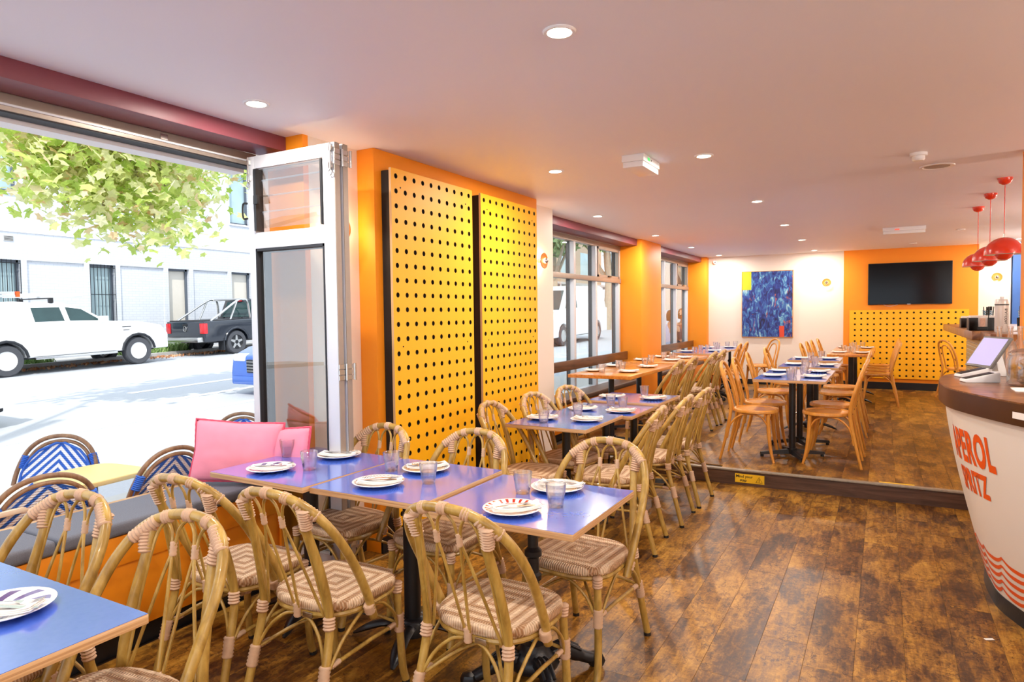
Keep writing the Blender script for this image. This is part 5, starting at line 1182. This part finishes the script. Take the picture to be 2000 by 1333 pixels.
# ------------------------------------------------------------------ vehicles (local +x forward, origin on the road under the rear axle)
def arch(xc, r, zb):
    R_ = r + 0.07; n = 9; z0 = zb - r; out = []
    a0 = math.asin(max(-1, min(1, z0 / R_)))
    for k in range(n): a = math.pi - a0 - (math.pi - 2 * a0) * k / (n - 1); out.append((xc + R_ * math.cos(a), r + R_ * math.sin(a)))
    return out
def wheel(t, x, y, r, side, rimmat, wd=0.24, slots=True):
    M = Matrix.Translation((x, y, r)) @ Matrix.Rotation(R(90), 4, 'X')
    m = MB(); h = wd / 2
    m.lathe([(r * 0.62, -h), (r * 0.93, -h), (r, -h * 0.7), (r, h * 0.7), (r * 0.93, h), (r * 0.62, h)], 36, mat=M, closed=True, fac=lambda k, z: 1 - 0.012 * (k % 2)); w_ = m.build('wheel', TYRE, t)
    m = MB(); s = -side
    m.lathe([(r * 0.63, s * h * 0.8), (r * 0.60, s * h * 0.9), (r * 0.5, s * h * 0.6), (r * 0.2, s * h * 0.75), (0.0001, s * h * 0.75)], 28, mat=M); rim = m.build('rim', rimmat, w_)
    if slots:
        m = MB()
        for k in range(6): a = k * 1.047; m.box(-0.025, 0.025, -0.014, 0.014, s * h * 0.68 - 0.01, s * h * 0.68 + 0.012, mat=M @ Matrix.Rotation(a, 4, 'Z') @ Matrix.Translation((0, r * 0.43, 0)))
        m.build('rim_slot', SEAL, rim)
    else:
        m = MB()
        for k in range(5): a = k * 1.2566; m.add([(-.05, .06, 0), (.05, .06, 0), (.03, r * .6, 0), (-.03, r * .6, 0)], [(0, 1, 2, 3)], mat=M @ Matrix.Rotation(a, 4, 'Z') @ Matrix.Translation((0, 0, s * h * 0.85)))
        m.build('spoke', STEEL, rim)
def vehicle(name, label, cat, loc, rz, paint, top, cabin, W, axles, r, zb, win, roofw=0.80, belt=None, rimm=None, slots=True, flare=True):
    t = thing(name, label, cat, loc, rz); t.rotation_euler = (0, -math.atan(0.028) * (1 if abs(rz - R(90)) < .5 else -1), rz)
    xr, xf = axles; bottom = [(top[0][0], zb)] + arch(xr, r, zb) + arch(xf, r, zb) + [(top[-1][0], zb)]
    m = MB(); m.prism(bottom + top[::-1], -W / 2, W / 2, 'xz'); m.build('body', paint, t, bevel=0.045, seg=3)
    boxobj('underbody', (top[0][0] + 0.3, top[-1][0] - 0.3, -W / 2 + 0.28, W / 2 - 0.28, zb - 0.05, zb + 0.5), SEAL, t)
    z0 = min(p[1] for p in cabin); z1 = max(p[1] for p in cabin); hw = lambda z: (W / 2 - 0.04) * (1 - (1 - roofw) * (z - z0) / (z1 - z0))
    n = len(cabin); m = MB(); vs = [(x, -hw(z), z) for x, z in cabin] + [(x, hw(z), z) for x, z in cabin]
    m.add(vs, [tuple(range(n - 1, -1, -1)), tuple(range(n, 2 * n))] + [(i, (i + 1) % n, n + (i + 1) % n, n + i) for i in range(n)]); m.build('cabin', paint, t, bevel=0.03, seg=3)
    for poly in win:
        for s in (-1, 1):
            k = len(poly); m = MB(); v0 = [(x, s * (hw(z) + 0.004), z) for x, z in poly]; v1 = [(x, s * (hw(z) - 0.02), z) for x, z in poly]
            m.add(v0 + v1, [tuple(range(k)), tuple(range(2 * k - 1, k - 1, -1))] + [(i, (i + 1) % k, k + (i + 1) % k, k + i) for i in range(k)]); m.build('side_window', CARG, t, smooth=False)
    for x in (xr, xf):
        for s in (-1, 1): wheel(t, x, s * (W / 2 - 0.13), r, s, rimm or WHITE, slots=slots)
    if flare:
        for x in (xr, xf):
            for s in (-1, 1):
                m = MB(); a = [(p[0], s * (W / 2 + 0.005), p[1]) for p in arch(x, r + 0.01, zb + 0.02)]; m.tube(a, 0.035, 7); m.build('arch_trim', SEAL if paint == CARW else paint, t)
    return t, hw
def endglass(t, x0, z0, x1, z1, w0, w1, name, m_=None):
    m = MB(); d = Vector((z1 - z0, 0, -(x1 - x0))).normalized() * 0.006; 
    if name == 'rear_window': d = -d
    vs = [Vector((x0, -w0, z0)) + d, Vector((x0, w0, z0)) + d, Vector((x1, w1, z1)) + d, Vector((x1, -w1, z1)) + d]; lo = [v - d * 5 for v in vs]
    m.add(vs + lo, [(0, 1, 2, 3), (7, 6, 5, 4), (0, 4, 5, 1), (1, 5, 6, 2), (2, 6, 7, 3), (3, 7, 4, 0)]); m.build(name, m_ or CARG, t, smooth=False)
LAMPR = plain('red_lamp_lens', 'd02028', 0.15, coat=0.5); LAMPW = plain('clear_lamp_lens', 'dfe6ea', 0.1, coat=0.5)
# white pickup
X, Y = -19.6, 8.22
ut, hw = vehicle('pickup_truck', 'white pickup truck with ladders on its roof parked across the street', 'pickup truck', (X, Y, gz(X, Y)), R(90), CARW,
    [(-1.35, 0.55), (-1.35, 1.25), (2.2, 1.29), (3.3, 1.22), (3.9, 1.1), (4.1, 0.85), (4.1, 0.5)], [(-1.3, 1.2), (-1.25, 1.80), (0.2, 1.85), (0.7, 1.80), (1.3, 1.80), (1.85, 1.62), (2.5, 1.2)], 1.9, (-0.1, 3.2), 0.39, 0.42,
    [[(0.60, 1.32), (1.30, 1.32), (1.22, 1.68), (0.55, 1.68)], [(1.43, 1.32), (2.22, 1.30), (1.75, 1.62), (1.36, 1.68)]], 0.84)
endglass(ut, 2.5, 1.22, 1.87, 1.62, 0.80, 0.70, 'windscreen')
boxobj('side_step', (0.5, 2.55, -1.02, -0.90, 0.37, 0.43), STEEL, ut, 0.01); boxobj('front_bumper', (3.75, 4.08, -0.9, 0.9, 0.42, 0.72), CARW, ut, 0.05)
for s in (-1, 1):
    boxobj('headlamp', (3.72, 3.99, s * 0.72 - 0.16, s * 0.72 + 0.16, 0.85, 1.02), LAMPW, ut, 0.03)
    mi = boxobj('wing_mirror', (2.1, 2.3, s * 0.95 - 0.0, s * 1.13, 1.25, 1.42), CARW, ut, 0.03); boxobj('door_handle', (1.45, 1.62, s * 0.955 - 0.01, s * 0.955 + 0.01, 1.12, 1.16), CARW, ut, 0.005)
boxobj('side_badge', (2.75, 3.0, -0.958, -0.95, 1.08, 1.10), BLACKP, ut); boxobj('side_badge', (2.78, 2.95, -0.958, -0.95, 0.99, 1.01), BLACKP, ut)
for x in (1.05, -0.2):
    m = MB(); m.box(x - 0.03, x + 0.03, -0.78, 0.78, 1.90, 1.93); m.box(x - 0.05, x + 0.05, -0.80, -0.72, 1.8, 1.93); m.box(x - 0.05, x + 0.05, 0.72, 0.80, 1.8, 1.93); m.build('roof_bar', BLACKP, ut)
lad = thing('roof_ladder', 'grey extension ladders strapped on the pickup roof', 'ladder', (X, Y, gz(X, Y) + 1.94), R(90)); lad.rotation_euler = ut.rotation_euler
for k, (y, z) in enumerate(((-0.6, 0.02), (-0.25, 0.02), (-0.62, 0.10), (-0.27, 0.10))): boxobj('rail', (-2.2 + 0.1 * k, 0.35 - 0.1 * (k // 2), y - 0.02, y + 0.02, z, z + 0.06), STEEL, lad)
for k in range(9): boxobj('rung', (-2.0 + k * 0.27, -1.97 + k * 0.27, -0.6, -0.25, 0.035, 0.06), STEEL, lad)
boxobj('end_cap', (0.28, 0.36, -0.65, -0.56, 0.02, 0.16), INK, lad)
pc = MB(); pc.tube([(0.2, -0.15, 0.06), (2.1, -0.15, 0.06)], 0.055, 12); pc = pc.build('roof_conduit', WHITE); pc.location = lad.location; pc.rotation_euler = lad.rotation_euler; tag(pc, 'white tube carried along the pickup roof ahead of the ladders', 'tube')
# black pickup
X, Y = -19.75, 14.85
am, hw = vehicle('pickup_truck', 'black pickup truck with chrome roll bar parked in front of the white one, rear showing', 'pickup truck', (X, Y, gz(X, Y)), R(90), CARD,
    [(-1.2, 0.6), (-1.2, 1.12), (1.0, 1.14), (2.4, 1.14), (3.4, 1.1), (3.9, 0.95), (3.95, 0.5)], [(0.75, 1.1), (0.95, 1.80), (1.4, 1.84), (2.0, 1.80), (2.7, 1.1)], 1.93, (0, 3.1), 0.39, 0.45,
    [[(0.95, 1.2), (1.55, 1.2), (1.5, 1.7), (1.08, 1.7)], [(1.65, 1.2), (2.5, 1.18), (2.0, 1.68), (1.6, 1.7)]], 0.82, rimm=BLACK, slots=False)
endglass(am, 0.75, 1.2, 0.93, 1.72, 0.72, 0.62, 'rear_window')
boxobj('tonneau_cover', (-1.15, 0.74, -0.88, 0.88, 1.12, 1.15), BLACKP, am, 0.01)
for s in (-1, 1):
    m = MB(); m.tube(spline([(-0.9, s * 0.86, 1.12), (-0.5, s * 0.84, 1.35), (0.2, s * 0.78, 1.76), (0.45, s * 0.76, 1.80), (0.62, s * 0.78, 1.72), (0.68, s * 0.82, 1.12)], 5), 0.035, 8); m.build('roll_bar', STEEL, am)
    m = MB(); m.tube([(0.2, s * 0.78, 1.74), (-0.1, s * 0.8, 1.13)], 0.03, 8); m.build('roll_bar', STEEL, am)
    boxobj('tail_lamp', (-1.225, -1.08, s * 0.86 - 0.11, s * 0.86 + 0.11, 0.72, 1.06), LAMPR, am, 0.02); boxobj('mud_flap', (-0.52, -0.48, s * 0.83 - 0.14, s * 0.83 + 0.14, 0.16, 0.55), SEAL, am)
m = MB(); m.tube([(0.45, -0.76, 1.80), (0.45, 0.76, 1.80)], 0.035, 8); m.build('roll_bar', STEEL, am)
boxobj('rear_bumper', (-1.42, -1.18, -0.9, 0.9, 0.46, 0.62), STEEL, am, 0.03); boxobj('tailgate_handle', (-1.215, -1.205, -0.12, 0.12, 0.98, 1.03), BLACKP, am, 0.004)
m = MB(); MM = Matrix.Translation((-1.215, 0.0, 0.88)) @ Matrix.Rotation(R(90), 4, 'Y'); m.tube([(0.085 * math.cos(k * .262), 0.085 * math.sin(k * .262), 0) for k in range(24)], 0.009, 6, closed=True, mat=MM)
m.tube([(-0.055, -0.06, 0), (0.0, -0.03, 0), (0.0, 0.0, 0)], 0.007, 5, mat=MM); m.tube([(-0.06, 0.05, 0), (0.06, 0.025, 0), (0.0, 0.0, 0), (0.06, -0.025, 0), (-0.06, -0.05, 0)], 0.007, 5, mat=MM); m.build('tailgate_emblem', STEEL, am)
boxobj('third_brake_lamp', (0.86, 0.92, -0.15, 0.15, 1.74, 1.78), LAMPR, am)
# hatchbacks
def hatch(label, loc, rz, paint):
    t, hw = vehicle('hatchback_car', label, 'car', loc, rz, paint, [(-0.62, 0.5), (-0.66, 0.95), (2.1, 0.95), (2.75, 0.86), (3.1, 0.72), (3.15, 0.4)], [(-0.6, 0.9), (-0.35, 1.42), (0.2, 1.5), (1.0, 1.48), (1.9, 0.92)], 1.73, (0, 2.45), 0.31, 0.26,
        [[(-0.35, 1.0), (0.55, 1.0), (0.55, 1.38), (-0.2, 1.34)], [(0.63, 1.0), (1.6, 1.0), (1.0, 1.37), (0.63, 1.39)]], 0.80, rimm=STEEL, slots=False, flare=False)
    endglass(t, 1.9, 0.96, 1.05, 1.44, 0.72, 0.62, 'windscreen'); endglass(t, -0.62, 0.98, -0.38, 1.38, 0.68, 0.6, 'rear_window')
    m = MB(); m.box(3.12, 3.17, -0.42, 0.42, 0.42, 0.66); g = m.build('grille', SEAL, t, bevel=0.02)
    for k in range(4): boxobj('grille_bar', (3.165, 3.18, -0.40, 0.40, 0.45 + k * 0.055, 0.462 + k * 0.055), STEEL, g)
    m = MB(); m.tube([(3.19, 0.06, 0.60), (3.19, -0.03, 0.64), (3.19, -0.06, 0.60), (3.19, 0.06, 0.565), (3.19, 0.03, 0.525), (3.19, -0.06, 0.56)], 0.011, 5); m.build('front_emblem', STEEL, t)
    boxobj('number_plate', (3.18, 3.195, -0.19, 0.19, 0.34, 0.44), WHITE, t, 0.003); boxobj('front_bumper', (2.95, 3.2, -0.8, 0.8, 0.2, 0.36), paint, t, 0.04)
    boxobj('rear_bumper', (-0.78, -0.6, -0.82, 0.82, 0.28, 0.6), paint, t, 0.05); boxobj('bumper_insert', (-0.80, -0.62, -0.7, 0.7, 0.22, 0.34), SEAL, t, 0.03)
    for s in (-1, 1):
        boxobj('headlamp', (2.75, 3.13, s * 0.66 - 0.16, s * 0.66 + 0.16, 0.62, 0.76), LAMPW, t, 0.03); boxobj('tail_lamp', (-0.70, -0.5, s * 0.74 - 0.12, s * 0.74 + 0.13, 0.72, 0.98), LAMPR, t, 0.03)
    return t
X, Y = -9.7, 11.35; hatch('blue hatchback with grille and white number plate driving towards the open door', (X, Y, gz(X, Y)), R(-90), CARB)
X, Y = -11.6, 3.88; hatch('white car at the left photo edge with a red tail lamp', (X, Y, gz(X, Y)), R(-90), CARW)
# van beyond the window
X, Y = -10.25, 23.2
vn, hw = vehicle('delivery_van', 'white van parked outside, seen through the first fixed window', 'van', (X, Y, gz(X, Y)), R(-90), CARW, [(-0.95, 0.5), (-0.98, 1.2), (2.9, 1.2), (3.6, 1.08), (3.85, 0.85), (3.9, 0.45)], [(-0.95, 1.15), (-0.9, 1.95), (-0.6, 2.02), (2.0, 2.02), (2.4, 1.9), (3.1, 1.15)], 1.9, (0, 3.0), 0.34, 0.3,
    [[(1.75, 1.25), (2.75, 1.25), (2.35, 1.78), (1.75, 1.78)]], 0.86, rimm=STEEL, slots=True, flare=False)
endglass(vn, 3.05, 1.22, 2.45, 1.86, 0.8, 0.72, 'windscreen')
for s in (-1, 1): boxobj('wing_mirror', (2.6, 2.75, s * 0.98, s * 1.16, 1.3, 1.55), BLACKP, vn, 0.02)

# ------------------------------------------------------------------ trees
def leaf_me():
    pts = []
    for k in range(10):
        a = R(90 + 36 * k); r = (1.0 if k % 2 == 0 else 0.62); pts.append((r * math.cos(a), r * math.sin(a), 0.12 * (k % 2)))
    m = MB(); m.add(pts + [(0, 0, 0)], [(10, i, (i + 1) % 10) for i in range(10)]); return m.mesh('leaf', LEAF, smooth=False)
LM = leaf_me()
tr_ = thing('plane_tree', 'yellow green plane tree branches hanging over the street', 'tree', (-7.2, 0.3, gz(-7.2, 0.3)))
T0 = tr_.location
def TV(x, y, z): return (x - T0.x, y - T0.y, z - T0.z)
m = MB(); m.tube(spline([(0, 0, -0.1), (0.05, 0.1, 2.0), (0, 0.3, 4.0), (-0.2, 0.6, 6.5)], 4), [0.24 - 0.012 * k for k in range(13)], 12); m.build('trunk', BARK, tr_)
BR = [[(-7.3, 0.7, 4.6), (-8.6, 2.0, 5.6), (-9.8, 3.2, 5.4), (-10.6, 4.3, 5.1)], [(-10.9, 2.7, 4.6), (-10.6, 4.0, 5.2), (-10.4, 5.6, 5.1), (-10.4, 6.6, 4.4), (-10.5, 7.0, 3.6)], [(-10.6, 4.0, 5.2), (-10.9, 5.8, 5.4), (-10.9, 7.4, 4.9), (-10.8, 8.5, 4.4)], [(-10.5, 5.4, 5.1), (-10.1, 5.9, 4.4), (-10.1, 6.3, 3.6), (-10.1, 6.55, 3.0)],
      [(-10.9, 6.6, 5.1), (-11.2, 7.2, 4.3), (-11.2, 7.7, 3.7)], [(-10.6, 5.8, 5.1), (-10.9, 6.2, 4.4), (-10.8, 6.1, 3.8)], [(-10.6, 4.0, 5.2), (-9.8, 5.3, 5.1), (-9.7, 6.3, 4.7), (-9.9, 7.1, 4.2)], [(-10.6, 4.4, 5.1), (-10.5, 5.1, 4.4), (-10.4, 5.6, 3.8), (-10.4, 5.9, 3.2)], [(-10.4, 5.2, 4.6), (-10.3, 5.0, 4.0), (-10.4, 5.2, 3.5)]]
sm_ = []
for b in BR:
    p = spline([TV(*q) for q in b], 5); n = len(p); sm_.append(p)
    m = MB(); m.tube(p, [0.05 * (1 - 0.8 * i / n) + 0.006 for i in range(n)], 7); m.build('branch', BARK, tr_)
rn = random.Random(11); allp = []
for k in range(5600):
    b = rn.choice(sm_[1:]); u = 1 - rn.random() ** 1.3 * 0.85; c = b[min(len(b) - 1, int(u * len(b)))]
    sp_ = 0.36
    allp.append(c + Vector((rn.gauss(0, sp_), rn.gauss(0, sp_), rn.gauss(-0.08, sp_ * 0.72))))
for k in range(300):
    o = link('leaf', LM, tr_); o.location = allp[k]; s = rn.uniform(0.07, 0.115); o.scale = (s, s, s); o.rotation_euler = (rn.uniform(-1, 1), rn.uniform(-1, 1), rn.random() * 6)
m = MB(); lv = [v.co.copy() for v in LM.vertices]; lf = [tuple(p.vertices) for p in LM.polygons]
for k in range(300, 5600):
    s = rn.uniform(0.06, 0.11); M = Matrix.Translation(allp[k]) @ Euler((rn.uniform(-1.1, 1.1), rn.uniform(-1.1, 1.1), rn.random() * 6)).to_matrix().to_4x4() @ Matrix.Scale(s, 4); m.add(lv, lf, mat=M)
o = m.build('foliage', LEAF, tr_, smooth=False); o['kind'] = 'stuff'
def fartree(label, x, y, h, r, seed, n=1500, bare=0):
    z = gz(x, y); t = thing('street_tree', label, 'tree', (x, y, z)); rn = random.Random(seed)
    m = MB(); m.tube(spline([(0, 0, 0), (0.1, 0.1, h * 0.3), (0, 0.2, h * 0.6), (-0.1, 0, h * 0.85)], 4), [0.24 - 0.014 * k for k in range(13)], 9); m.build('trunk', BARK, t)
    for k in range(4):
        a = k * 1.6 + seed; m = MB(); m.tube(spline([(0.05, 0.1, h * 0.35), (r * .4 * math.cos(a), r * .4 * math.sin(a), h * 0.55), (r * .8 * math.cos(a), r * .8 * math.sin(a), h * 0.8)], 4), [0.12 - 0.011 * i for i in range(9)], 7); m.build('branch', BARK, t)
    m = MB()
    for k in range(n):
        v = Vector((rn.gauss(0, 1), rn.gauss(0, 1), rn.gauss(0, 1))).normalized() * r * rn.uniform(0.55, 1.05); p = Vector((v.x, v.y, h * 0.78 + v.z * 0.75)); s = rn.uniform(0.12, 0.24)
        m.add([(-s, 0, 0), (0, -s * .5, 0), (s, 0, 0), (0, s * .5, 0.02)], [(0, 1, 2), (0, 2, 3)], mat=Matrix.Translation(p) @ Euler((rn.random() * 3, rn.random() * 3, rn.random() * 6)).to_matrix().to_4x4())
    o = m.build('foliage', FAR, t, smooth=False); o['kind'] = 'stuff'
fartree('pale barked street tree outside the first fixed window, left of two', -15.2, 31.5, 6.8, 2.0, 1, 2600); fartree('leafy street tree outside the first fixed window, right of two', -11.6, 30.0, 6.6, 1.7, 2, 2200)
fartree('street tree seen through the upper panes of the second window', -6.4, 24.5, 5.6, 1.2, 3, 900); fartree('distant street tree at the end of the road', -14.0, 44, 8, 4, 4)
fartree('street tree on the near footpath beyond the seated people', -5.2, 34.0, 6.5, 1.9, 6)

# ------------------------------------------------------------------ outdoor cafe tables and chairs
def outtable(label, x, y, w_, d_, matx, rz, top=0.62):
    z = gz(x, y); t = thing('cafe_table', label, 'table', (x, y, z), rz); H = top - z
    seat_mb(w_, d_, [(0.985, H - 0.028), (1, H - 0.02), (1, H - 0.004), (0.985, H)], e=4.5, trap=0, n=48).build('tabletop', matx, t)
    m = MB(); m.lathe([(0.03, 0.03), (0.03, H - 0.028)], 16); m.build('pole', BLACK, t)
    m = MB(); [m.tube([(0, 0, 0.03), (0.28 * math.cos(k * 1.5708 + .78), 0.28 * math.sin(k * 1.5708 + .78), 0.015)], [0.03, 0.015], 8) for k in range(4)]; m.build('base', BLACK, t)
CT = plain('cream_table_laminate', 'f3e6d0', 0.35); YT = plain('pale_yellow_table_laminate', 'f4d88e', 0.35)
outtable('white outdoor cafe table at the left edge, beyond the bench', -3.80, 1.52, 0.28, 0.27, CT, R(5)); outtable('pale yellow outdoor cafe table between the blue woven chairs', -3.93, 2.10, 0.23, 0.23, YT, R(5))
OC = 'blue woven outdoor chairs'
def oc(x, y, f, lb):
    z = gz(x, y); place('bistro', make_bistro, (x, y, z), f, lb, OC)
oc(-4.38, 2.02, S_ + R(35), 'blue and white woven cafe chair standing farthest out beyond the white outdoor table'); oc(-3.76, 2.28, W_ + R(6), 'blue woven cafe chair close to the bench, just left of the pink pillows')
oc(-3.77, 1.70, W_ + R(-8), 'blue and white woven cafe chair directly behind the left rattan chair'); oc(-4.02, 3.02, S_ + R(20), 'blue and white woven cafe chair farthest right, behind the large pink pillow')

# ------------------------------------------------------------------ two people sitting outside the far window
SKIN = plain('skin', 'd9a27e', 0.5); HAIRM = plain('light_brown_hair', '8a5a34', 0.6, var=0.3, scale=40); SHIRT = plain('pale_lilac_shirt', 'cfd0e8', 0.8); JACK = plain('brown_jacket', '8a4a34', 0.7); TROU = plain('dark_trousers', '3a4254', 0.8)
def skinned(name, verts, edges, rad, mat, parent):
    me = bpy.data.meshes.new(name); me.from_pydata([Vector(v) for v in verts], edges, []); o = bpy.data.objects.new(name, me); C.objects.link(o)
    md = o.modifiers.new('s', 'SKIN'); md.use_smooth_shade = True
    for v, r in zip(me.skin_vertices[0].data, rad): v.radius = (r, r)
    me.skin_vertices[0].data[0].use_root = True; sb_ = o.modifiers.new('d', 'SUBSURF'); sb_.levels = 1; sb_.render_levels = 1
    bpy.context.view_layer.update(); dg = bpy.context.evaluated_depsgraph_get(); nm = bpy.data.meshes.new_from_object(o.evaluated_get(dg)); bpy.data.objects.remove(o)
    nm.materials.clear(); nm.materials.append(mat); nm.polygons.foreach_set('use_smooth', [True] * len(nm.polygons)); return link(name, nm, parent)
def sitter(label, x, y, rz, top, lean, reach):
    z = gz(x, y); t = thing('person', label, 'person', (x, y, z), rz); L = lean
    V = [(0, 0, .50), (0, 0.02 + L * .3, .72), (0, 0.03 + L * .8, .95), (0, 0.04 + L, 1.02), (0, .06 + L * 1.1, 1.10)]; E = [(0, 1), (1, 2), (2, 3), (3, 4)]; Rr = [.13, .13, .14, .06, .055]
    for s in (-1, 1):
        i = len(V); V += [(s * .17, .03 + L * .85, .96), (s * .22, .05 + L * .7 + reach * .25, .70), (s * .15, .22 + L * .7 + reach * .6, .72), (s * .13, .30 + L * .7 + reach * .7, .73)]; E += [(2, i), (i, i + 1), (i + 1, i + 2), (i + 2, i + 3)]; Rr += [.06, .045, .032, .03]
        j = len(V); V += [(s * .1, .02, .50), (s * .12, .42, .50), (s * .12, .42, .10), (s * .12, .40, .05), (s * .12, .53, .03)]; E += [(0, j), (j, j + 1), (j + 1, j + 2), (j + 2, j + 3), (j + 3, j + 4)]; Rr += [.10, .065, .045, .045, .03]
        for f in range(5):
            k = len(V); V += [(s * (.10 + f * .017), .37 + L * .7 + reach * .7, .725), (s * (.10 + f * .017), .40 + L * .7 + reach * .7 - .01 * abs(f - 2), .71)]; E += [(i + 3, k), (k, k + 1)]; Rr += [.009, .008]
    skinned('body', V, E, Rr, SKIN, t)
    n = 5; skinned('top_garment', V[:4] + [V[5], V[6], V[7]] + [V[19 + 0], V[20], V[21]], [(0, 1), (1, 2), (2, 3), (2, 4), (4, 5), (5, 6), (2, 7), (7, 8), (8, 9)], [.15, .15, .155, .07, .075, .06, .045, .075, .06, .045], top, t) if len(V) > 21 else None
    a = 9; b = 9 + 14
    skinned('trousers', [V[0], V[a], V[a + 1], V[a + 2], V[b], V[b + 1], V[b + 2]], [(0, 1), (1, 2), (2, 3), (0, 4), (4, 5), (5, 6)], [.14, .11, .08, .06, .11, .08, .06], TROU, t)
    hc = Vector((0, .09 + L * 1.15, 1.21)); m = MB(); m.lathe([(0.0001, -.125), (.045, -.115), (.068, -.06), (.077, 0), (.078, .04), (.06, .09), (.03, .115), (0.0001, .122)], 16, o=hc)
    m.tube([hc + Vector((0, .07, .02)), hc + Vector((0, .10, -.015)), hc + Vector((0, .075, -.025))], [.008, .014, .008], 6)
    for s in (-1, 1): m.lathe([(0.0001, -.025), (.014, 0), (0.0001, .025)], 8, o=hc + Vector((s * .08, 0, 0)))
    h = m.build('head', SKIN, t)
    m = MB(); 
    for s in (-1, 1): m.lathe([(0.0001, -.01), (.012, 0), (0.0001, .01)], 8, o=hc + Vector((s * .03, .068, .02)))
    m.build('eye', BLACKP, h); m = MB(); m.tube([hc + Vector((-.025, .068, -.05)), hc + Vector((0, .074, -.053)), hc + Vector((.025, .068, -.05))], .005, 5); m.build('mouth', RED, h)
    m = MB(); m.lathe([(.086, -.10), (.092, -.02), (.09, .05), (.07, .105), (.035, .13), (0.0001, .137)], 16, o=hc + Vector((0, -.016, 0))); m.build('hair', HAIRM, h)
    return t
def stool(label, x, y):
    z = gz(x, y); t = thing('stool', label, 'stool', (x, y, z)); m = MB(); m.lathe([(0.0001, .36), (.17, .36), (.18, .37), (.18, .39), (.17, .4), (0.0001, .4)], 20); m.build('seat', BISTRO, t)
    for k in range(4): m = MB(); a = .785 + k * 1.571; m.tube([(.12 * math.cos(a), .12 * math.sin(a), .36), (.18 * math.cos(a), .18 * math.sin(a), 0)], .014, 7); m.build('leg', BISTRO, t)
stool('wooden stool under the person in the pale shirt outside', -3.95, 13.75); stool('wooden stool under the person in the brown jacket outside', -3.95, 15.0)
sitter('person in a pale shirt leaning forward, seated outside beyond the second window', -3.95, 13.75, R(0), SHIRT, 0.12, 0.3); sitter('person in a brown jacket seated outside, facing the pale shirted one', -3.95, 15.0, R(180), JACK, 0.05, 0.2)
